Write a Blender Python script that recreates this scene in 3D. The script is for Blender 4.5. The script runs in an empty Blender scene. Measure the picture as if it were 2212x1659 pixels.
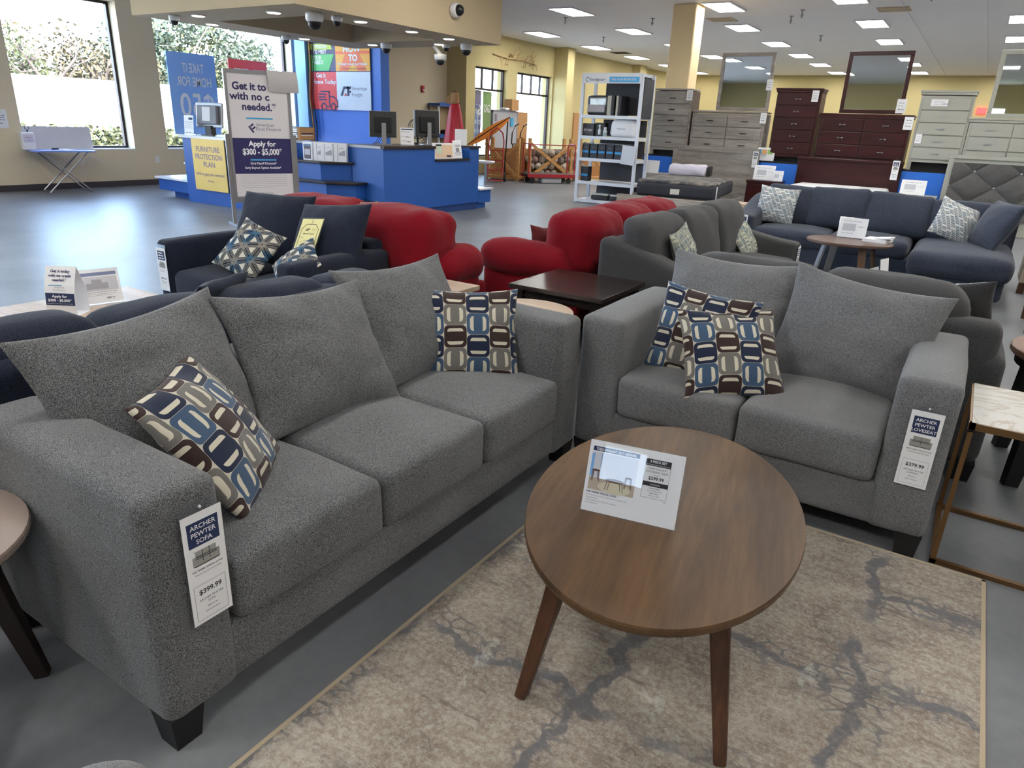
import bpy, bmesh, math, random
from math import sin, cos, pi, radians as R, sqrt, hypot, atan2
from mathutils import Vector, Matrix, noise

# ---------------------------------------------------------------- camera
SC = bpy.context.scene
COL = SC.collection
cam_data = bpy.data.cameras.new('camera')
cam_data.sensor_fit = 'HORIZONTAL'
cam_data.sensor_width = 36.0
cam_data.lens = 1503.0 / 2212.0 * 36.0
cam_data.clip_start = 0.02
cam_data.clip_end = 400
CAM = bpy.data.objects.new('camera', cam_data)
COL.objects.link(CAM)
YAW, PITCH, ROLL = R(32.0), R(20.5), R(2.45)
CAM.matrix_world = (Matrix.Translation((0, 0, 1.5)) @ Matrix.Rotation(YAW, 4, 'Z')
                    @ Matrix.Rotation(pi / 2 - PITCH, 4, 'X') @ Matrix.Rotation(ROLL, 4, 'Z'))
SC.camera = CAM

# ---------------------------------------------------------------- sky, sun, exposure
W = bpy.data.worlds.new('sky'); SC.world = W; W.use_nodes = True
nt = W.node_tree; nt.nodes.clear()
wo = nt.nodes.new('ShaderNodeOutputWorld'); bg = nt.nodes.new('ShaderNodeBackground')
sky = nt.nodes.new('ShaderNodeTexSky')
sky.sky_type = 'HOSEK_WILKIE'
sky.sun_direction = Vector((0.62, -0.35, 0.62)).normalized()
sky.turbidity = 3.0
sky.ground_albedo = 0.5
hs = nt.nodes.new('ShaderNodeHueSaturation'); hs.inputs['Saturation'].default_value = 0.85
nt.links.new(sky.outputs[0], hs.inputs['Color'])
nt.links.new(hs.outputs[0], bg.inputs['Color'])
bg.inputs['Strength'].default_value = 34.0
nt.links.new(bg.outputs[0], wo.inputs[0])
sun_d = bpy.data.lights.new('sun', 'SUN'); sun_d.energy = 13.0; sun_d.angle = R(0.6); sun_d.color = (1, .95, .86)
SUN = bpy.data.objects.new('sun', sun_d); COL.objects.link(SUN)
SUN.rotation_euler = Vector((0.62, -0.35, 0.62)).to_track_quat('Z', 'Y').to_euler()
SUN.location = (10, -10, 30)
SC.view_settings.view_transform = 'Standard'
SC.view_settings.look = 'None'
SC.view_settings.gamma = 1.0
SC.view_settings.use_curve_mapping = False
SC.view_settings.exposure = 1.45
TROFFER = 10.5      # strength of the fluorescent ceiling panels
SC.cycles.max_bounces = 8
SC.cycles.diffuse_bounces = 4
SC.cycles.glossy_bounces = 4
SC.cycles.transparent_max_bounces = 12
SC.cycles.sample_clamp_indirect = 6.0
SC.cycles.caustics_reflective = False
SC.cycles.caustics_refractive = False

random.seed(7)

# ---------------------------------------------------------------- materials
def lin(c):
    if isinstance(c, (int, float)): c = (c, c, c)
    return tuple(((x / 255.0) / 12.92 if x / 255.0 <= 0.04045 else ((x / 255.0 + 0.055) / 1.055) ** 2.4) for x in c)

class V:
    """a value socket with arithmetic, so that shader maths reads like maths"""
    def __init__(s, nt, sock): s.nt = nt; s.s = sock
    def op(s, o, b=None, c=None, clamp=False):
        n = s.nt.nodes.new('ShaderNodeMath'); n.operation = o; n.use_clamp = clamp
        for i, a in enumerate((s, b, c)):
            if a is None: continue
            if isinstance(a, V): s.nt.links.new(a.s, n.inputs[i])
            else: n.inputs[i].default_value = a
        return V(s.nt, n.outputs[0])
    def __add__(s, b): return s.op('ADD', b)
    def __sub__(s, b): return s.op('SUBTRACT', b)
    def __mul__(s, b): return s.op('MULTIPLY', b)
    def __truediv__(s, b): return s.op('DIVIDE', b)
    def floor(s): return s.op('FLOOR')
    def fract(s): return s.op('FRACT')
    def abs(s): return s.op('ABSOLUTE')
    def gt(s, b): return s.op('GREATER_THAN', b)
    def lt(s, b): return s.op('LESS_THAN', b)
    def max(s, b): return s.op('MAXIMUM', b)
    def min(s, b): return s.op('MINIMUM', b)
    def mod(s, b): return s.op('FLOORED_MODULO', b)
    def pow(s, b): return s.op('POWER', b)
    def inv(s): return s.op('MULTIPLY_ADD', -1.0, 1.0)
    def smooth(s, a, b):
        n = s.nt.nodes.new('ShaderNodeMapRange'); n.interpolation_type = 'SMOOTHSTEP'
        s.nt.links.new(s.s, n.inputs[0]); n.inputs[1].default_value = a; n.inputs[2].default_value = b
        return V(s.nt, n.outputs[0])

class M:
    """builds one Principled material"""
    def __init__(s, name, rough=0.6, metal=0.0, spec=0.5):
        s.m = bpy.data.materials.new(name); s.m.use_nodes = True
        s.nt = s.m.node_tree; s.p = s.nt.nodes['Principled BSDF']; s.out = s.nt.nodes['Material Output']
        s.p.inputs['Roughness'].default_value = rough
        s.p.inputs['Metallic'].default_value = metal
        s.p.inputs['Specular IOR Level'].default_value = spec
    def coord(s, which='Object', scale=(1, 1, 1), rot=(0, 0, 0), loc=(0, 0, 0)):
        t = s.nt.nodes.new('ShaderNodeTexCoord'); mp = s.nt.nodes.new('ShaderNodeMapping')
        mp.inputs['Scale'].default_value = scale; mp.inputs['Rotation'].default_value = rot; mp.inputs['Location'].default_value = loc
        s.nt.links.new(t.outputs[which], mp.inputs[0]); return mp.outputs[0]
    def xyz(s, vec):
        n = s.nt.nodes.new('ShaderNodeSeparateXYZ'); s.nt.links.new(vec, n.inputs[0])
        return [V(s.nt, n.outputs[i]) for i in range(3)]
    def noise(s, vec, scale, detail=2.0, rough=0.5, dist=0.0, col=False):
        n = s.nt.nodes.new('ShaderNodeTexNoise'); s.nt.links.new(vec, n.inputs['Vector'])
        n.inputs['Scale'].default_value = scale; n.inputs['Detail'].default_value = detail
        n.inputs['Roughness'].default_value = rough; n.inputs['Distortion'].default_value = dist
        return n.outputs['Color'] if col else V(s.nt, n.outputs[0])
    def voro(s, vec, scale, feature='DISTANCE_TO_EDGE', rnd=1.0):
        n = s.nt.nodes.new('ShaderNodeTexVoronoi'); n.feature = feature; s.nt.links.new(vec, n.inputs['Vector'])
        n.inputs['Scale'].default_value = scale; n.inputs['Randomness'].default_value = rnd
        return V(s.nt, n.outputs[0])
    def mix(s, f, a, b):
        n = s.nt.nodes.new('ShaderNodeMix'); n.data_type = 'RGBA'
        if isinstance(f, V): s.nt.links.new(f.s, n.inputs[0])
        else: n.inputs[0].default_value = f
        for i, c in ((6, a), (7, b)):
            if isinstance(c, tuple): n.inputs[i].default_value = (*c, 1)
            else: s.nt.links.new(c, n.inputs[i])
        return n.outputs[2]
    def ramp(s, f, stops):
        n = s.nt.nodes.new('ShaderNodeValToRGB'); e = n.color_ramp.elements
        while len(e) < len(stops): e.new(0.5)
        for k, (p, c) in enumerate(stops): e[k].position = p; e[k].color = (*c, 1)
        s.nt.links.new(f.s, n.inputs[0]); return n.outputs[0]
    def col(s, c):
        if isinstance(c, tuple): s.p.inputs['Base Color'].default_value = (*c, 1)
        else: s.nt.links.new(c, s.p.inputs['Base Color'])
        return s
    def rough(s, v): s.nt.links.new(v.s, s.p.inputs['Roughness']); return s
    def bump(s, v, strength=0.3, dist=0.002):
        n = s.nt.nodes.new('ShaderNodeBump'); n.inputs['Strength'].default_value = strength; n.inputs['Distance'].default_value = dist
        s.nt.links.new(v.s, n.inputs['Height']); s.nt.links.new(n.outputs[0], s.p.inputs['Normal']); return s
    def sheen(s, w, rough=0.5):
        s.p.inputs['Sheen Weight'].default_value = w; s.p.inputs['Sheen Roughness'].default_value = rough; return s

def plain(name, c, rough=0.6, metal=0.0, spec=0.5, var=0.06, vs=6.0):
    m = M(name, rough, metal, spec); a = lin(c)
    if var:
        n = m.noise(m.coord(), vs, 3.0)
        m.col(m.mix(n, tuple(x * (1 - var) for x in a), tuple(min(1, x * (1 + var)) for x in a)))
    else: m.col(a)
    return m.m

def fabric(name, dark, light, scale=420.0, contrast=(.38, .62), bump=.5, sheen=.25, stretch=(1, 1, 1)):
    m = M(name, .95, 0, .15); v = m.coord('Object', stretch)
    n = m.noise(v, scale, 2.0, .65); big = m.noise(m.coord(), 3.0, 2.0)
    f = (n + (big - .5) * .12).smooth(*contrast)
    m.col(m.mix(f, lin(dark), lin(light))); m.bump(n, bump, .0015); m.sheen(sheen)
    return m.m

def wood(name, dark, light, axis='X', scale=5.0, rough=.45, spec=.4):
    st = {'X': (.09, 1, 1), 'Y': (1, .09, 1), 'Z': (1, 1, .09)}[axis]
    m = M(name, rough, 0, spec); v = m.coord('Object', st)
    a = m.noise(v, scale * 3.2, 5.0, .6, .6); b = m.noise(v, scale * 26, 2.0, .6)
    f = (a * .72 + b * .28).smooth(.3, .7)
    m.col(m.mix(f, lin(dark), lin(light))); m.bump(b, .12, .001)
    return m.m

def emit(name, c, strength):
    m = bpy.data.materials.new(name); m.use_nodes = True; n = m.node_tree
    n.nodes.clear(); o = n.nodes.new('ShaderNodeOutputMaterial'); e = n.nodes.new('ShaderNodeEmission')
    e.inputs[0].default_value = (*lin(c), 1); e.inputs[1].default_value = strength
    n.links.new(e.outputs[0], o.inputs[0]); return m

def glassy(name, tint=(255, 255, 255), refl=.5, rough=.02, base=.04):
    """thin pane: clear with a Fresnel reflection"""
    m = bpy.data.materials.new(name); m.use_nodes = True; n = m.node_tree; n.nodes.clear()
    o = n.nodes.new('ShaderNodeOutputMaterial'); t = n.nodes.new('ShaderNodeBsdfTransparent'); g = n.nodes.new('ShaderNodeBsdfGlossy')
    f = n.nodes.new('ShaderNodeLayerWeight'); f.inputs[0].default_value = .25
    mul = n.nodes.new('ShaderNodeMath'); mul.operation = 'MULTIPLY_ADD'; mul.inputs[1].default_value = refl; mul.inputs[2].default_value = base
    mx = n.nodes.new('ShaderNodeMixShader'); t.inputs[0].default_value = (*lin(tint), 1); g.inputs['Roughness'].default_value = rough
    n.links.new(f.outputs['Fresnel'], mul.inputs[0]); n.links.new(mul.outputs[0], mx.inputs[0])
    n.links.new(t.outputs[0], mx.inputs[1]); n.links.new(g.outputs[0], mx.inputs[2]); n.links.new(mx.outputs[0], o.inputs[0])
    return m

# ---------------------------------------------------------------- mesh building
class MB:
    def __init__(s): s.b = bmesh.new(); s.uv = None
    def box(s, x0, x1, y0, y1, z0, z1, m=None):
        p = [(x, y, z) for z in (z0, z1) for y in (y0, y1) for x in (x0, x1)]
        v = [s.b.verts.new(m @ Vector(q) if m else q) for q in p]
        for f in ((0, 2, 3, 1), (4, 5, 7, 6), (0, 1, 5, 4), (2, 6, 7, 3), (0, 4, 6, 2), (1, 3, 7, 5)):
            s.b.faces.new([v[i] for i in f])
        return s
    def quad(s, *pts):
        s.b.faces.new([s.b.verts.new(p) for p in pts]); return s
    def prism(s, pts, z0, z1, m=None):
        """polygon in plan (counter-clockwise) between two heights"""
        f = (lambda q: m @ Vector(q)) if m else (lambda q: q)
        lo = [s.b.verts.new(f((x, y, z0))) for x, y in pts]; hi = [s.b.verts.new(f((x, y, z1))) for x, y in pts]
        s.b.faces.new(lo[::-1]); s.b.faces.new(hi)
        for i in range(len(pts)):
            j = (i + 1) % len(pts); s.b.faces.new((lo[i], lo[j], hi[j], hi[i]))
        return s
    def bar(s, a, b, w, h=None, w2=None, h2=None, up=(0, 0, 1)):
        """rectangular bar from a to b, may taper"""
        h = w if h is None else h; w2 = w if w2 is None else w2; h2 = h if h2 is None else h2
        a = Vector(a); b = Vector(b); d = (b - a).normalized(); u = Vector(up)
        if abs(d.dot(u)) > .98: u = Vector((0, 1, 0))
        x = d.cross(u).normalized(); y = x.cross(d).normalized()
        r = []
        for c, ww, hh in ((a, w, h), (b, w2, h2)):
            r.append([s.b.verts.new(c + x * sx * ww / 2 + y * sy * hh / 2) for sx, sy in ((-1, -1), (1, -1), (1, 1), (-1, 1))])
        s.b.faces.new(r[0]); s.b.faces.new(r[1][::-1])
        for i in range(4):
            j = (i + 1) % 4; s.b.faces.new((r[0][j], r[0][i], r[1][i], r[1][j]))
        return s
    def tube(s, pts, r, n=8, cap=True, radii=None):
        pts = [Vector(p) for p in pts]; rings = []
        for i, p in enumerate(pts):
            d = (pts[min(i + 1, len(pts) - 1)] - pts[max(i - 1, 0)]).normalized()
            u = Vector((0, 0, 1)) if abs(d.z) < .95 else Vector((1, 0, 0))
            x = d.cross(u).normalized(); y = x.cross(d)
            rr = radii[i] if radii else r
            rings.append([s.b.verts.new(p + x * cos(2 * pi * k / n) * rr + y * sin(2 * pi * k / n) * rr) for k in range(n)])
        for i in range(len(rings) - 1):
            for k in range(n):
                l = (k + 1) % n; s.b.faces.new((rings[i][k], rings[i][l], rings[i + 1][l], rings[i + 1][k]))
        if cap: s.b.faces.new(rings[0][::-1]); s.b.faces.new(rings[-1])
        return s
    def lathe(s, prof, n=24, cx=0, cy=0, sx=1.0, sy=1.0, m=None):
        """profile of (radius, z), closed at both ends"""
        rings = []
        for r, z in prof:
            rings.append([s.b.verts.new((m @ Vector((cx + r * sx * cos(2 * pi * k / n), cy + r * sy * sin(2 * pi * k / n), z))) if m
                          else (cx + r * sx * cos(2 * pi * k / n), cy + r * sy * sin(2 * pi * k / n), z)) for k in range(n)])
        for i in range(len(rings) - 1):
            for k in range(n):
                l = (k + 1) % n; s.b.faces.new((rings[i][k], rings[i][l], rings[i + 1][l], rings[i + 1][k]))
        s.b.faces.new(rings[0][::-1]); s.b.faces.new(rings[-1]); return s
    def soft(s, x0, x1, y0, y1, z0, z1, r=.05, puff=(0, 0, 0, 0, 0, 0), seg=7, wr=0.0, ws=6.0, m=None, taper=None, seed=0):
        """upholstered block: rounded edges, each face may bulge. puff = -x,+x,-y,+y,-z,+z"""
        c = Vector(((x0 + x1) / 2, (y0 + y1) / 2, (z0 + z1) / 2)); h = Vector(((x1 - x0) / 2, (y1 - y0) / 2, (z1 - z0) / 2))
        r = min(r, h.x * .98, h.y * .98, h.z * .98)
        def par(H):
            e = 1 - r / H; k = 4
            a = [-1 + (1 - e) * (1 - cos(pi / 2 * i / k)) for i in range(k)]
            b = [-e + 2 * e * i / seg for i in range(seg + 1)]
            return a + b + [-t for t in a[::-1]]
        P = [par(h.x), par(h.y), par(h.z)]
        cache = {}
        def vert(t):
            key = tuple(round(q, 5) for q in t)
            if key in cache: return cache[key]
            q = Vector((t[0] * h.x, t[1] * h.y, t[2] * h.z))
            inn = Vector([max(-(h[i] - r), min(h[i] - r, q[i])) for i in range(3)]); d = q - inn
            # push the outermost shell onto a rounded box
            mx = max(abs(t[0]), abs(t[1]), abs(t[2]))
            if d.length > 1e-6: q = inn + d.normalized() * r
            n = [q[i] / h[i] for i in range(3)]
            b = Vector((0, 0, 0))
            for ax in range(3):
                o = [i for i in range(3) if i != ax]
                f = max(0, 1 - n[o[0]] ** 2) * max(0, 1 - n[o[1]] ** 2)
                pf = puff[ax * 2 + (1 if n[ax] > 0 else 0)]
                b[ax] += (1 if n[ax] > 0 else -1) * pf * f * min(1, abs(n[ax]) * 1.15)
            q = q + b
            if taper: q = Vector(taper(q.x / h.x, q.y / h.y, q.z / h.z, q))
            q = q + c
            if wr:
                w = noise.noise_vector(q * ws + Vector((seed, seed * 2, 0))) + .5 * noise.noise_vector(q * ws * 2.3 + Vector((seed, 3, 0)))
                q = q + w * wr
            v = s.b.verts.new(m @ q if m else q); cache[key] = v; return v
        for ax in range(3):
            u, w = [(1, 2), (2, 0), (0, 1)][ax]
            for sg in (-1, 1):
                for i in range(len(P[u]) - 1):
                    for j in range(len(P[w]) - 1):
                        q = []
                        for a, b2 in ((i, j), (i + 1, j), (i + 1, j + 1), (i, j + 1)):
                            t = [0, 0, 0]; t[ax] = sg; t[u] = P[u][a]; t[w] = P[w][b2]; q.append(vert(t))
                        q = q if sg > 0 else q[::-1]
                        if len(set(q)) == 4:
                            try: s.b.faces.new(q)
                            except ValueError: pass
        return s
    def pillow(s, w, h, t, n=22, pinch=.07, wr=.004, seed=0, sag=0.0, ear=.5):
        """knife-edge cushion in the XZ plane, thickness along Y, with UVs"""
        uv = s.b.loops.layers.uv.verify(); grid = {}
        UVT = [.5 + .5 * math.copysign(1 - (1 - abs(-1 + 2 * k / n)) ** 1.35, -1 + 2 * k / n) for k in range(n + 1)]
        def co(i, j, sd):
            u = -1 + 2 * i / n; v = -1 + 2 * j / n
            u = math.copysign(1 - (1 - abs(u)) ** 1.35, u); v = math.copysign(1 - (1 - abs(v)) ** 1.35, v)
            x = u * w / 2 * (1 - pinch * (1 - v * v) * abs(u)); z = v * h / 2 * (1 - pinch * (1 - u * u) * abs(v))
            th = t / 2 * (max(0, 1 - u * u) ** ear) * (max(0, 1 - v * v) ** ear)
            z -= sag * (1 - u * u) * (v + 1) / 2 * h
            k = noise.noise(Vector((u * 2.2 + seed, v * 2.2, sd * 3.0))) * wr * 2 + noise.noise(Vector((u * 5 + seed, v * 5, sd * 7.0))) * wr
            k *= min(1, th / (t * .1 + 1e-6))
            return (x, sd * (th + k), z)
        for sd in (-1, 1):
            for i in range(n + 1):
                for j in range(n + 1):
                    edge = i in (0, n) or j in (0, n)
                    key = (i, j, 0 if edge else sd)
                    if key not in grid: grid[key] = s.b.verts.new(co(i, j, sd))
            for i in range(n):
                for j in range(n):
                    ks = [(i, j), (i + 1, j), (i + 1, j + 1), (i, j + 1)]
                    if sd > 0: ks = ks[::-1]
                    vs = [grid[(a, b, 0 if (a in (0, n) or b in (0, n)) else sd)] for a, b in ks]
                    f = s.b.faces.new(vs)
                    for l, (a, b) in zip(f.loops, ks): l[uv].uv = (UVT[a], UVT[b])
        return s
    def sphere(s, c, r, n=12, sc=(1, 1, 1)):
        g = bmesh.ops.create_uvsphere(s.b, u_segments=n, v_segments=max(6, n // 2), radius=r)
        for v in g['verts']: v.co = Vector((v.co.x * sc[0] + c[0], v.co.y * sc[1] + c[1], v.co.z * sc[2] + c[2]))
        return s
    def tf(s, m):
        bmesh.ops.transform(s.b, matrix=m, verts=s.b.verts); return s
    def build(s, name, mat, parent=None, smooth=False, bevel=0.0, seg=2, loc=None):
        bmesh.ops.recalc_face_normals(s.b, faces=s.b.faces)
        me = bpy.data.meshes.new(name); s.b.to_mesh(me); s.b.free()
        o = bpy.data.objects.new(name, me); COL.objects.link(o)
        if mat: me.materials.append(mat)
        if smooth: me.polygons.foreach_set('use_smooth', [True] * len(me.polygons))
        if bevel:
            md = o.modifiers.new('bevel', 'BEVEL'); md.width = bevel; md.segments = seg; md.limit_method = 'ANGLE'; md.angle_limit = R(40)
            md.harden_normals = False
        if parent: o.parent = parent
        if loc: o.location = loc
        return o

def tag(o, label, cat, group=None):
    o['label'] = label; o['category'] = cat
    if group: o['group'] = group
    return o

def thing(name, label, cat, loc=(0, 0, 0), yaw=0.0, tilt=0.0, roll=0.0, group=None):
    o = bpy.data.objects.new(name, None); COL.objects.link(o); o.empty_display_size = .1
    o.matrix_basis = Matrix.Translation(loc) @ Matrix.Rotation(yaw, 4, 'Z') @ Matrix.Rotation(tilt, 4, 'X') @ Matrix.Rotation(roll, 4, 'Y')
    return tag(o, label, cat, group)

def pose(o, loc, yaw=0.0, tilt=0.0, roll=0.0):
    o.matrix_basis = Matrix.Translation(loc) @ Matrix.Rotation(yaw, 4, 'Z') @ Matrix.Rotation(tilt, 4, 'X') @ Matrix.Rotation(roll, 4, 'Y'); return o

KIDS = {}
def kids(o):
    return [c for c in COL.objects if c.parent == o]

def copy_tree(o, label=None, parent=None):
    c = o.copy(); COL.objects.link(c); c.parent = parent
    if label: c['label'] = label
    for ch in kids(o): copy_tree(ch, None, c)
    return c

def structure(o): o['kind'] = 'structure'; return o

_font = [None]
def text_mesh(bm, s, x, z, h=None, w=None, align='C', bold=0.0, y=0.0, mirror=False, shear=0.0, m=None, squeeze=None):
    """adds a line of lettering to bm, in the XZ plane facing -Y; h = capital height, w = total width"""
    cu = bpy.data.curves.new('lettering', 'FONT'); cu.body = s; cu.size = 1.0; cu.offset = bold; cu.shear = shear
    cu.resolution_u = 3
    ob = bpy.data.objects.new('lettering', cu)
    me = bpy.data.meshes.new_from_object(ob)
    xs = [v.co.x for v in me.vertices]; ys = [v.co.y for v in me.vertices]
    if not xs: return
    x0, x1 = min(xs), max(xs); cap = .73
    if h is None: sx = sy = w / (x1 - x0)
    else:
        sy = h / cap; sx = sy if w is None else w / (x1 - x0)
        if squeeze: sx = sy * squeeze
    ww = (x1 - x0) * sx
    ox = {'C': x - ww / 2, 'L': x, 'R': x - ww}[align]
    vs = []
    for v in me.vertices:
        px = (v.co.x - x0) * sx
        if mirror: px = ww - px
        p = Vector((ox + px, y, z + v.co.y * sy)); vs.append(bm.b.verts.new(m @ p if m else p))
    for p in me.polygons:
        ids = list(p.vertices)
        if mirror: ids = ids[::-1]
        try: bm.b.faces.new([vs[i] for i in ids])
        except ValueError: pass
    bpy.data.objects.remove(ob); bpy.data.curves.remove(cu); bpy.data.meshes.remove(me)

def letter(parent, lines, mat, name='lettering', y=-.002):
    """lines: dicts or tuples (string, x, z, cap height, options)"""
    mb = MB()
    for l in lines:
        o = dict(l[4]) if len(l) > 4 else {}
        text_mesh(mb, l[0], l[1], l[2], l[3], y=y, **o)
    me = bpy.data.meshes.new(name); mb.b.to_mesh(me); mb.b.free()
    ob = bpy.data.objects.new(name, me); COL.objects.link(ob); me.materials.append(mat); ob.parent = parent
    return ob

def rect(parent, name, mat, x0, x1, z0, z1, y=-.0012, d=.0008):
    return MB().box(x0, x1, y - d, y, z0, z1).build(name, mat, parent)
# ---------------------------------------------------------------- shared materials
MT = {}
MT['grey_tweed'] = fabric('grey_tweed', (48, 49, 51), (134, 135, 137), 520, (.38, .64), .6, .15)
MT['grey_tweed_fine'] = fabric('grey_tweed_fine', (72, 73, 75), (140, 140, 142), 760, (.36, .66), .5, .15, (1, 1, .4))
MT['navy'] = fabric('navy_fabric', (20, 24, 36), (42, 48, 64), 300, (.35, .65), .4, .1)
MT['red'] = fabric('red_fabric', (110, 12, 25), (134, 17, 32), 300, (.3, .7), .2, .08)
MT['charcoal'] = fabric('charcoal_fabric', (58, 58, 60), (78, 78, 79), 320, (.35, .65), .25, .08)
MT['slate'] = fabric('slate_blue_fabric', (34, 39, 50), (70, 76, 90), 300, (.35, .65), .4, .12)
MT['black_wood'] = wood('black_brown_wood', (26, 21, 20), (50, 42, 39), 'X', 5, .22, .6)
MT['black'] = plain('black_plastic', (24, 24, 26), .42)
MT['black_matte'] = plain('black_matte', (18, 18, 20), .8)
MT['white'] = plain('white_card', (232, 232, 234), .5, var=.02)
MT['white_gloss'] = plain('white_gloss', (228, 229, 232), .22, var=.02)
MT['paper'] = plain('white_paper', (226, 226, 228), .75, var=.03)
MT['ink'] = plain('dark_ink', (38, 38, 46), .7, var=0)
MT['grey_ink'] = plain('grey_ink', (140, 140, 146), .7, var=0)
MT['navy_ink'] = plain('navy_ink', (28, 44, 84), .6, var=0)
MT['purple_ink'] = plain('indigo_ink', (48, 40, 92), .6, var=0)
MT['white_ink'] = plain('white_ink', (238, 238, 240), .6, var=0)
MT['sky_ink'] = plain('sky_blue_ink', (70, 160, 208), .6, var=0)
MT['acrylic_gloss'] = glassy('clear_gloss_acrylic', (252, 253, 255), .2, .008, .008)
MT['acrylic'] = glassy('clear_acrylic', (250, 252, 255), .5, .03, .05)
MT['blue_paint'] = plain('blue_paint', (30, 84, 162), .5, var=.04, vs=2)
MT['blue_lit'] = plain('lit_blue_paint', (40, 112, 214), .5, var=.04, vs=2)  # blue paint brightened for the light falling on the wall and platforms
MT['blue_light'] = plain('pale_blue_paint', (120, 176, 226), .5, var=.03)
MT['dark_trim'] = wood('dark_counter_trim', (38, 30, 28), (58, 48, 44), 'X', 5, .28)
MT['grey_metal'] = plain('brushed_grey_metal', (150, 150, 152), .35, .7)
MT['steel'] = plain('steel_tube', (170, 172, 178), .3, .9)
MT['dark_metal'] = plain('dark_bronze_metal', (52, 44, 44), .4, .6)
MT['rack_white'] = plain('white_enamel', (222, 226, 234), .35, var=.02)
MT['cardboard'] = plain('cardboard', (176, 132, 86), .85)
MT['pine'] = wood('raw_pine', (176, 128, 74), (212, 164, 104), 'X', 5, .7)
MT['tan_wall'] = None

def wall_paint(name, c, var=.03):
    m = M(name, .8, 0, .25); v = m.coord()
    a = m.noise(v, 1.2, 4.0, .6); b = m.noise(v, 160, 2.0)
    m.col(m.mix(a, tuple(x * (1 - var) for x in lin(c)), tuple(x * (1 + var) for x in lin(c)))); m.bump(b, .12, .002)
    return m.m
MT['tan_wall'] = wall_paint('tan_wall_paint', (216, 202, 174))
MT['yellow_wall'] = wall_paint('yellow_wall_paint', (196, 182, 134))
MT['soffit'] = wall_paint('soffit_paint', (196, 178, 146))
MT['pillar'] = wall_paint('pillar_paint', (234, 210, 166))
MT['ceiling'] = wall_paint('ceiling_paint', (242, 241, 238), .03)
MT['baseboard'] = plain('dark_vinyl_base', (58, 52, 56), .5)

def floor_mat():
    m = M('polished_concrete', .2, 0, .15)
    v = m.coord('Object')
    big = m.noise(v, .55, 5.0, .6, .4); fine = m.noise(v, 22, 3.0, .6)
    scr = m.noise(m.coord('Object', (1, .12, 1), (0, 0, .7)), 9, 5.0, .7, 1.2)
    f = (big * .85 + fine * .15)
    m.col(m.ramp(f, [(.30, lin((92, 94, 98))), (.5, lin((114, 116, 120))), (.72, lin((138, 140, 143)))]))
    m.rough((scr * .05 + big * .16) .op('ADD', .30))
    m.bump(m.noise(m.coord('Object', (1, .5, 1)), 1.6, 3.0, .5), .04, .012)
    return m.m
MT['floor'] = floor_mat()

def oval_pattern(name, seed=0.0):
    """upholstery print: staggered columns of rounded tiles with cream bars, in navy, brown, blue and grey"""
    m = M(name, .92, 0, .15)
    tc = m.nt.nodes.new('ShaderNodeTexCoord'); sp = m.nt.nodes.new('ShaderNodeSeparateXYZ'); m.nt.links.new(tc.outputs['UV'], sp.inputs[0])
    u = V(m.nt, sp.outputs[0]); w = V(m.nt, sp.outputs[1])
    cu = u * 4.35 + (.62 + seed); col = cu.floor(); fx = cu.fract() - .5
    odd = col.mod(2.0)
    cv = w * 4.2 + (odd * .43) + (.2 + seed); row = cv.floor(); fz = cv.fract() - .5
    par = row.mod(2.0)
    # rounded tile
    def rr(x, z, hx, hz, r):
        dx = (x.abs() - (hx - r)).max(0.0); dz = (z.abs() - (hz - r)).max(0.0)
        return ((dx * dx + dz * dz).op('SQRT') - r).lt(0.0)
    tile = rr(fx, fz, .495, .495, .20)
    # horizontal type: two cream bars above and below; vertical type: two cream bows left and right
    inner = rr(fx, fz, .35, .36, .13)
    hb = inner * fz.abs().gt(.215)
    core = rr(fx, fz, .20, .40, .16)
    ring = rr(fx, fz, .36, .37, .22) * core.inv() * fz.abs().lt(.33) * fx.abs().gt(.17)
    vert = par
    bars = vert * ring + vert.inv() * hb
    navy, brown, blue, grey = lin((33, 41, 63)), lin((56, 42, 40)), lin((64, 86, 112)), lin((112, 109, 105)),
    cream = lin((196, 190, 172))
    a = m.mix(vert, brown, grey); b = m.mix(vert, navy, blue)
    c = m.mix(odd, a, b)
    st = m.noise(m.coord('UV', (6, 70, 1)), 3.0, 3.0, .7)
    c = m.mix((st - .35) * .45, c, lin((22, 24, 34)))
    c = m.mix(tile, lin((188, 182, 168)), c)
    c = m.mix(bars, c, cream)
    m.col(c); m.bump(m.noise(m.coord('UV', (1, 1, 1)), 260, 2.0), .3, .001); m.sheen(.2)
    return m.m
MT['oval'] = oval_pattern('oval_tile_print')
MT['oval_b'] = oval_pattern('oval_tile_print_shifted', .37)

def star_pattern(name):
    m = M(name, .92, 0, .15)
    tc = m.nt.nodes.new('ShaderNodeTexCoord'); sp = m.nt.nodes.new('ShaderNodeSeparateXYZ'); m.nt.links.new(tc.outputs['UV'], sp.inputs[0])
    u = V(m.nt, sp.outputs[0]) - .5; w = V(m.nt, sp.outputs[1]) - .5
    tot = None; stripes = None
    for k in range(3):
        a = R(60 * k + 30)
        d = ((u * cos(a) + w * sin(a)) * 3.5 + .5).fract() - .5
        band = d.abs().lt(.20); ln = (d.abs() * 14.0).fract().gt(.55)
        tot = band if tot is None else tot.max(band)
        s2 = band * ln; stripes = s2 if stripes is None else stripes.max(s2)
    c = m.mix(tot, lin((206, 202, 190)), lin((34, 38, 50)))
    n = m.noise(m.coord('UV'), 3.0, 2.0)
    c = m.mix(stripes, c, m.mix(n.smooth(.45, .6), lin((150, 146, 138)), lin((70, 110, 140))))
    m.col(c); m.bump(m.noise(m.coord('UV'), 260, 2.0), .3, .001)
    return m.m
MT['star'] = star_pattern('triangle_band_print')

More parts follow.
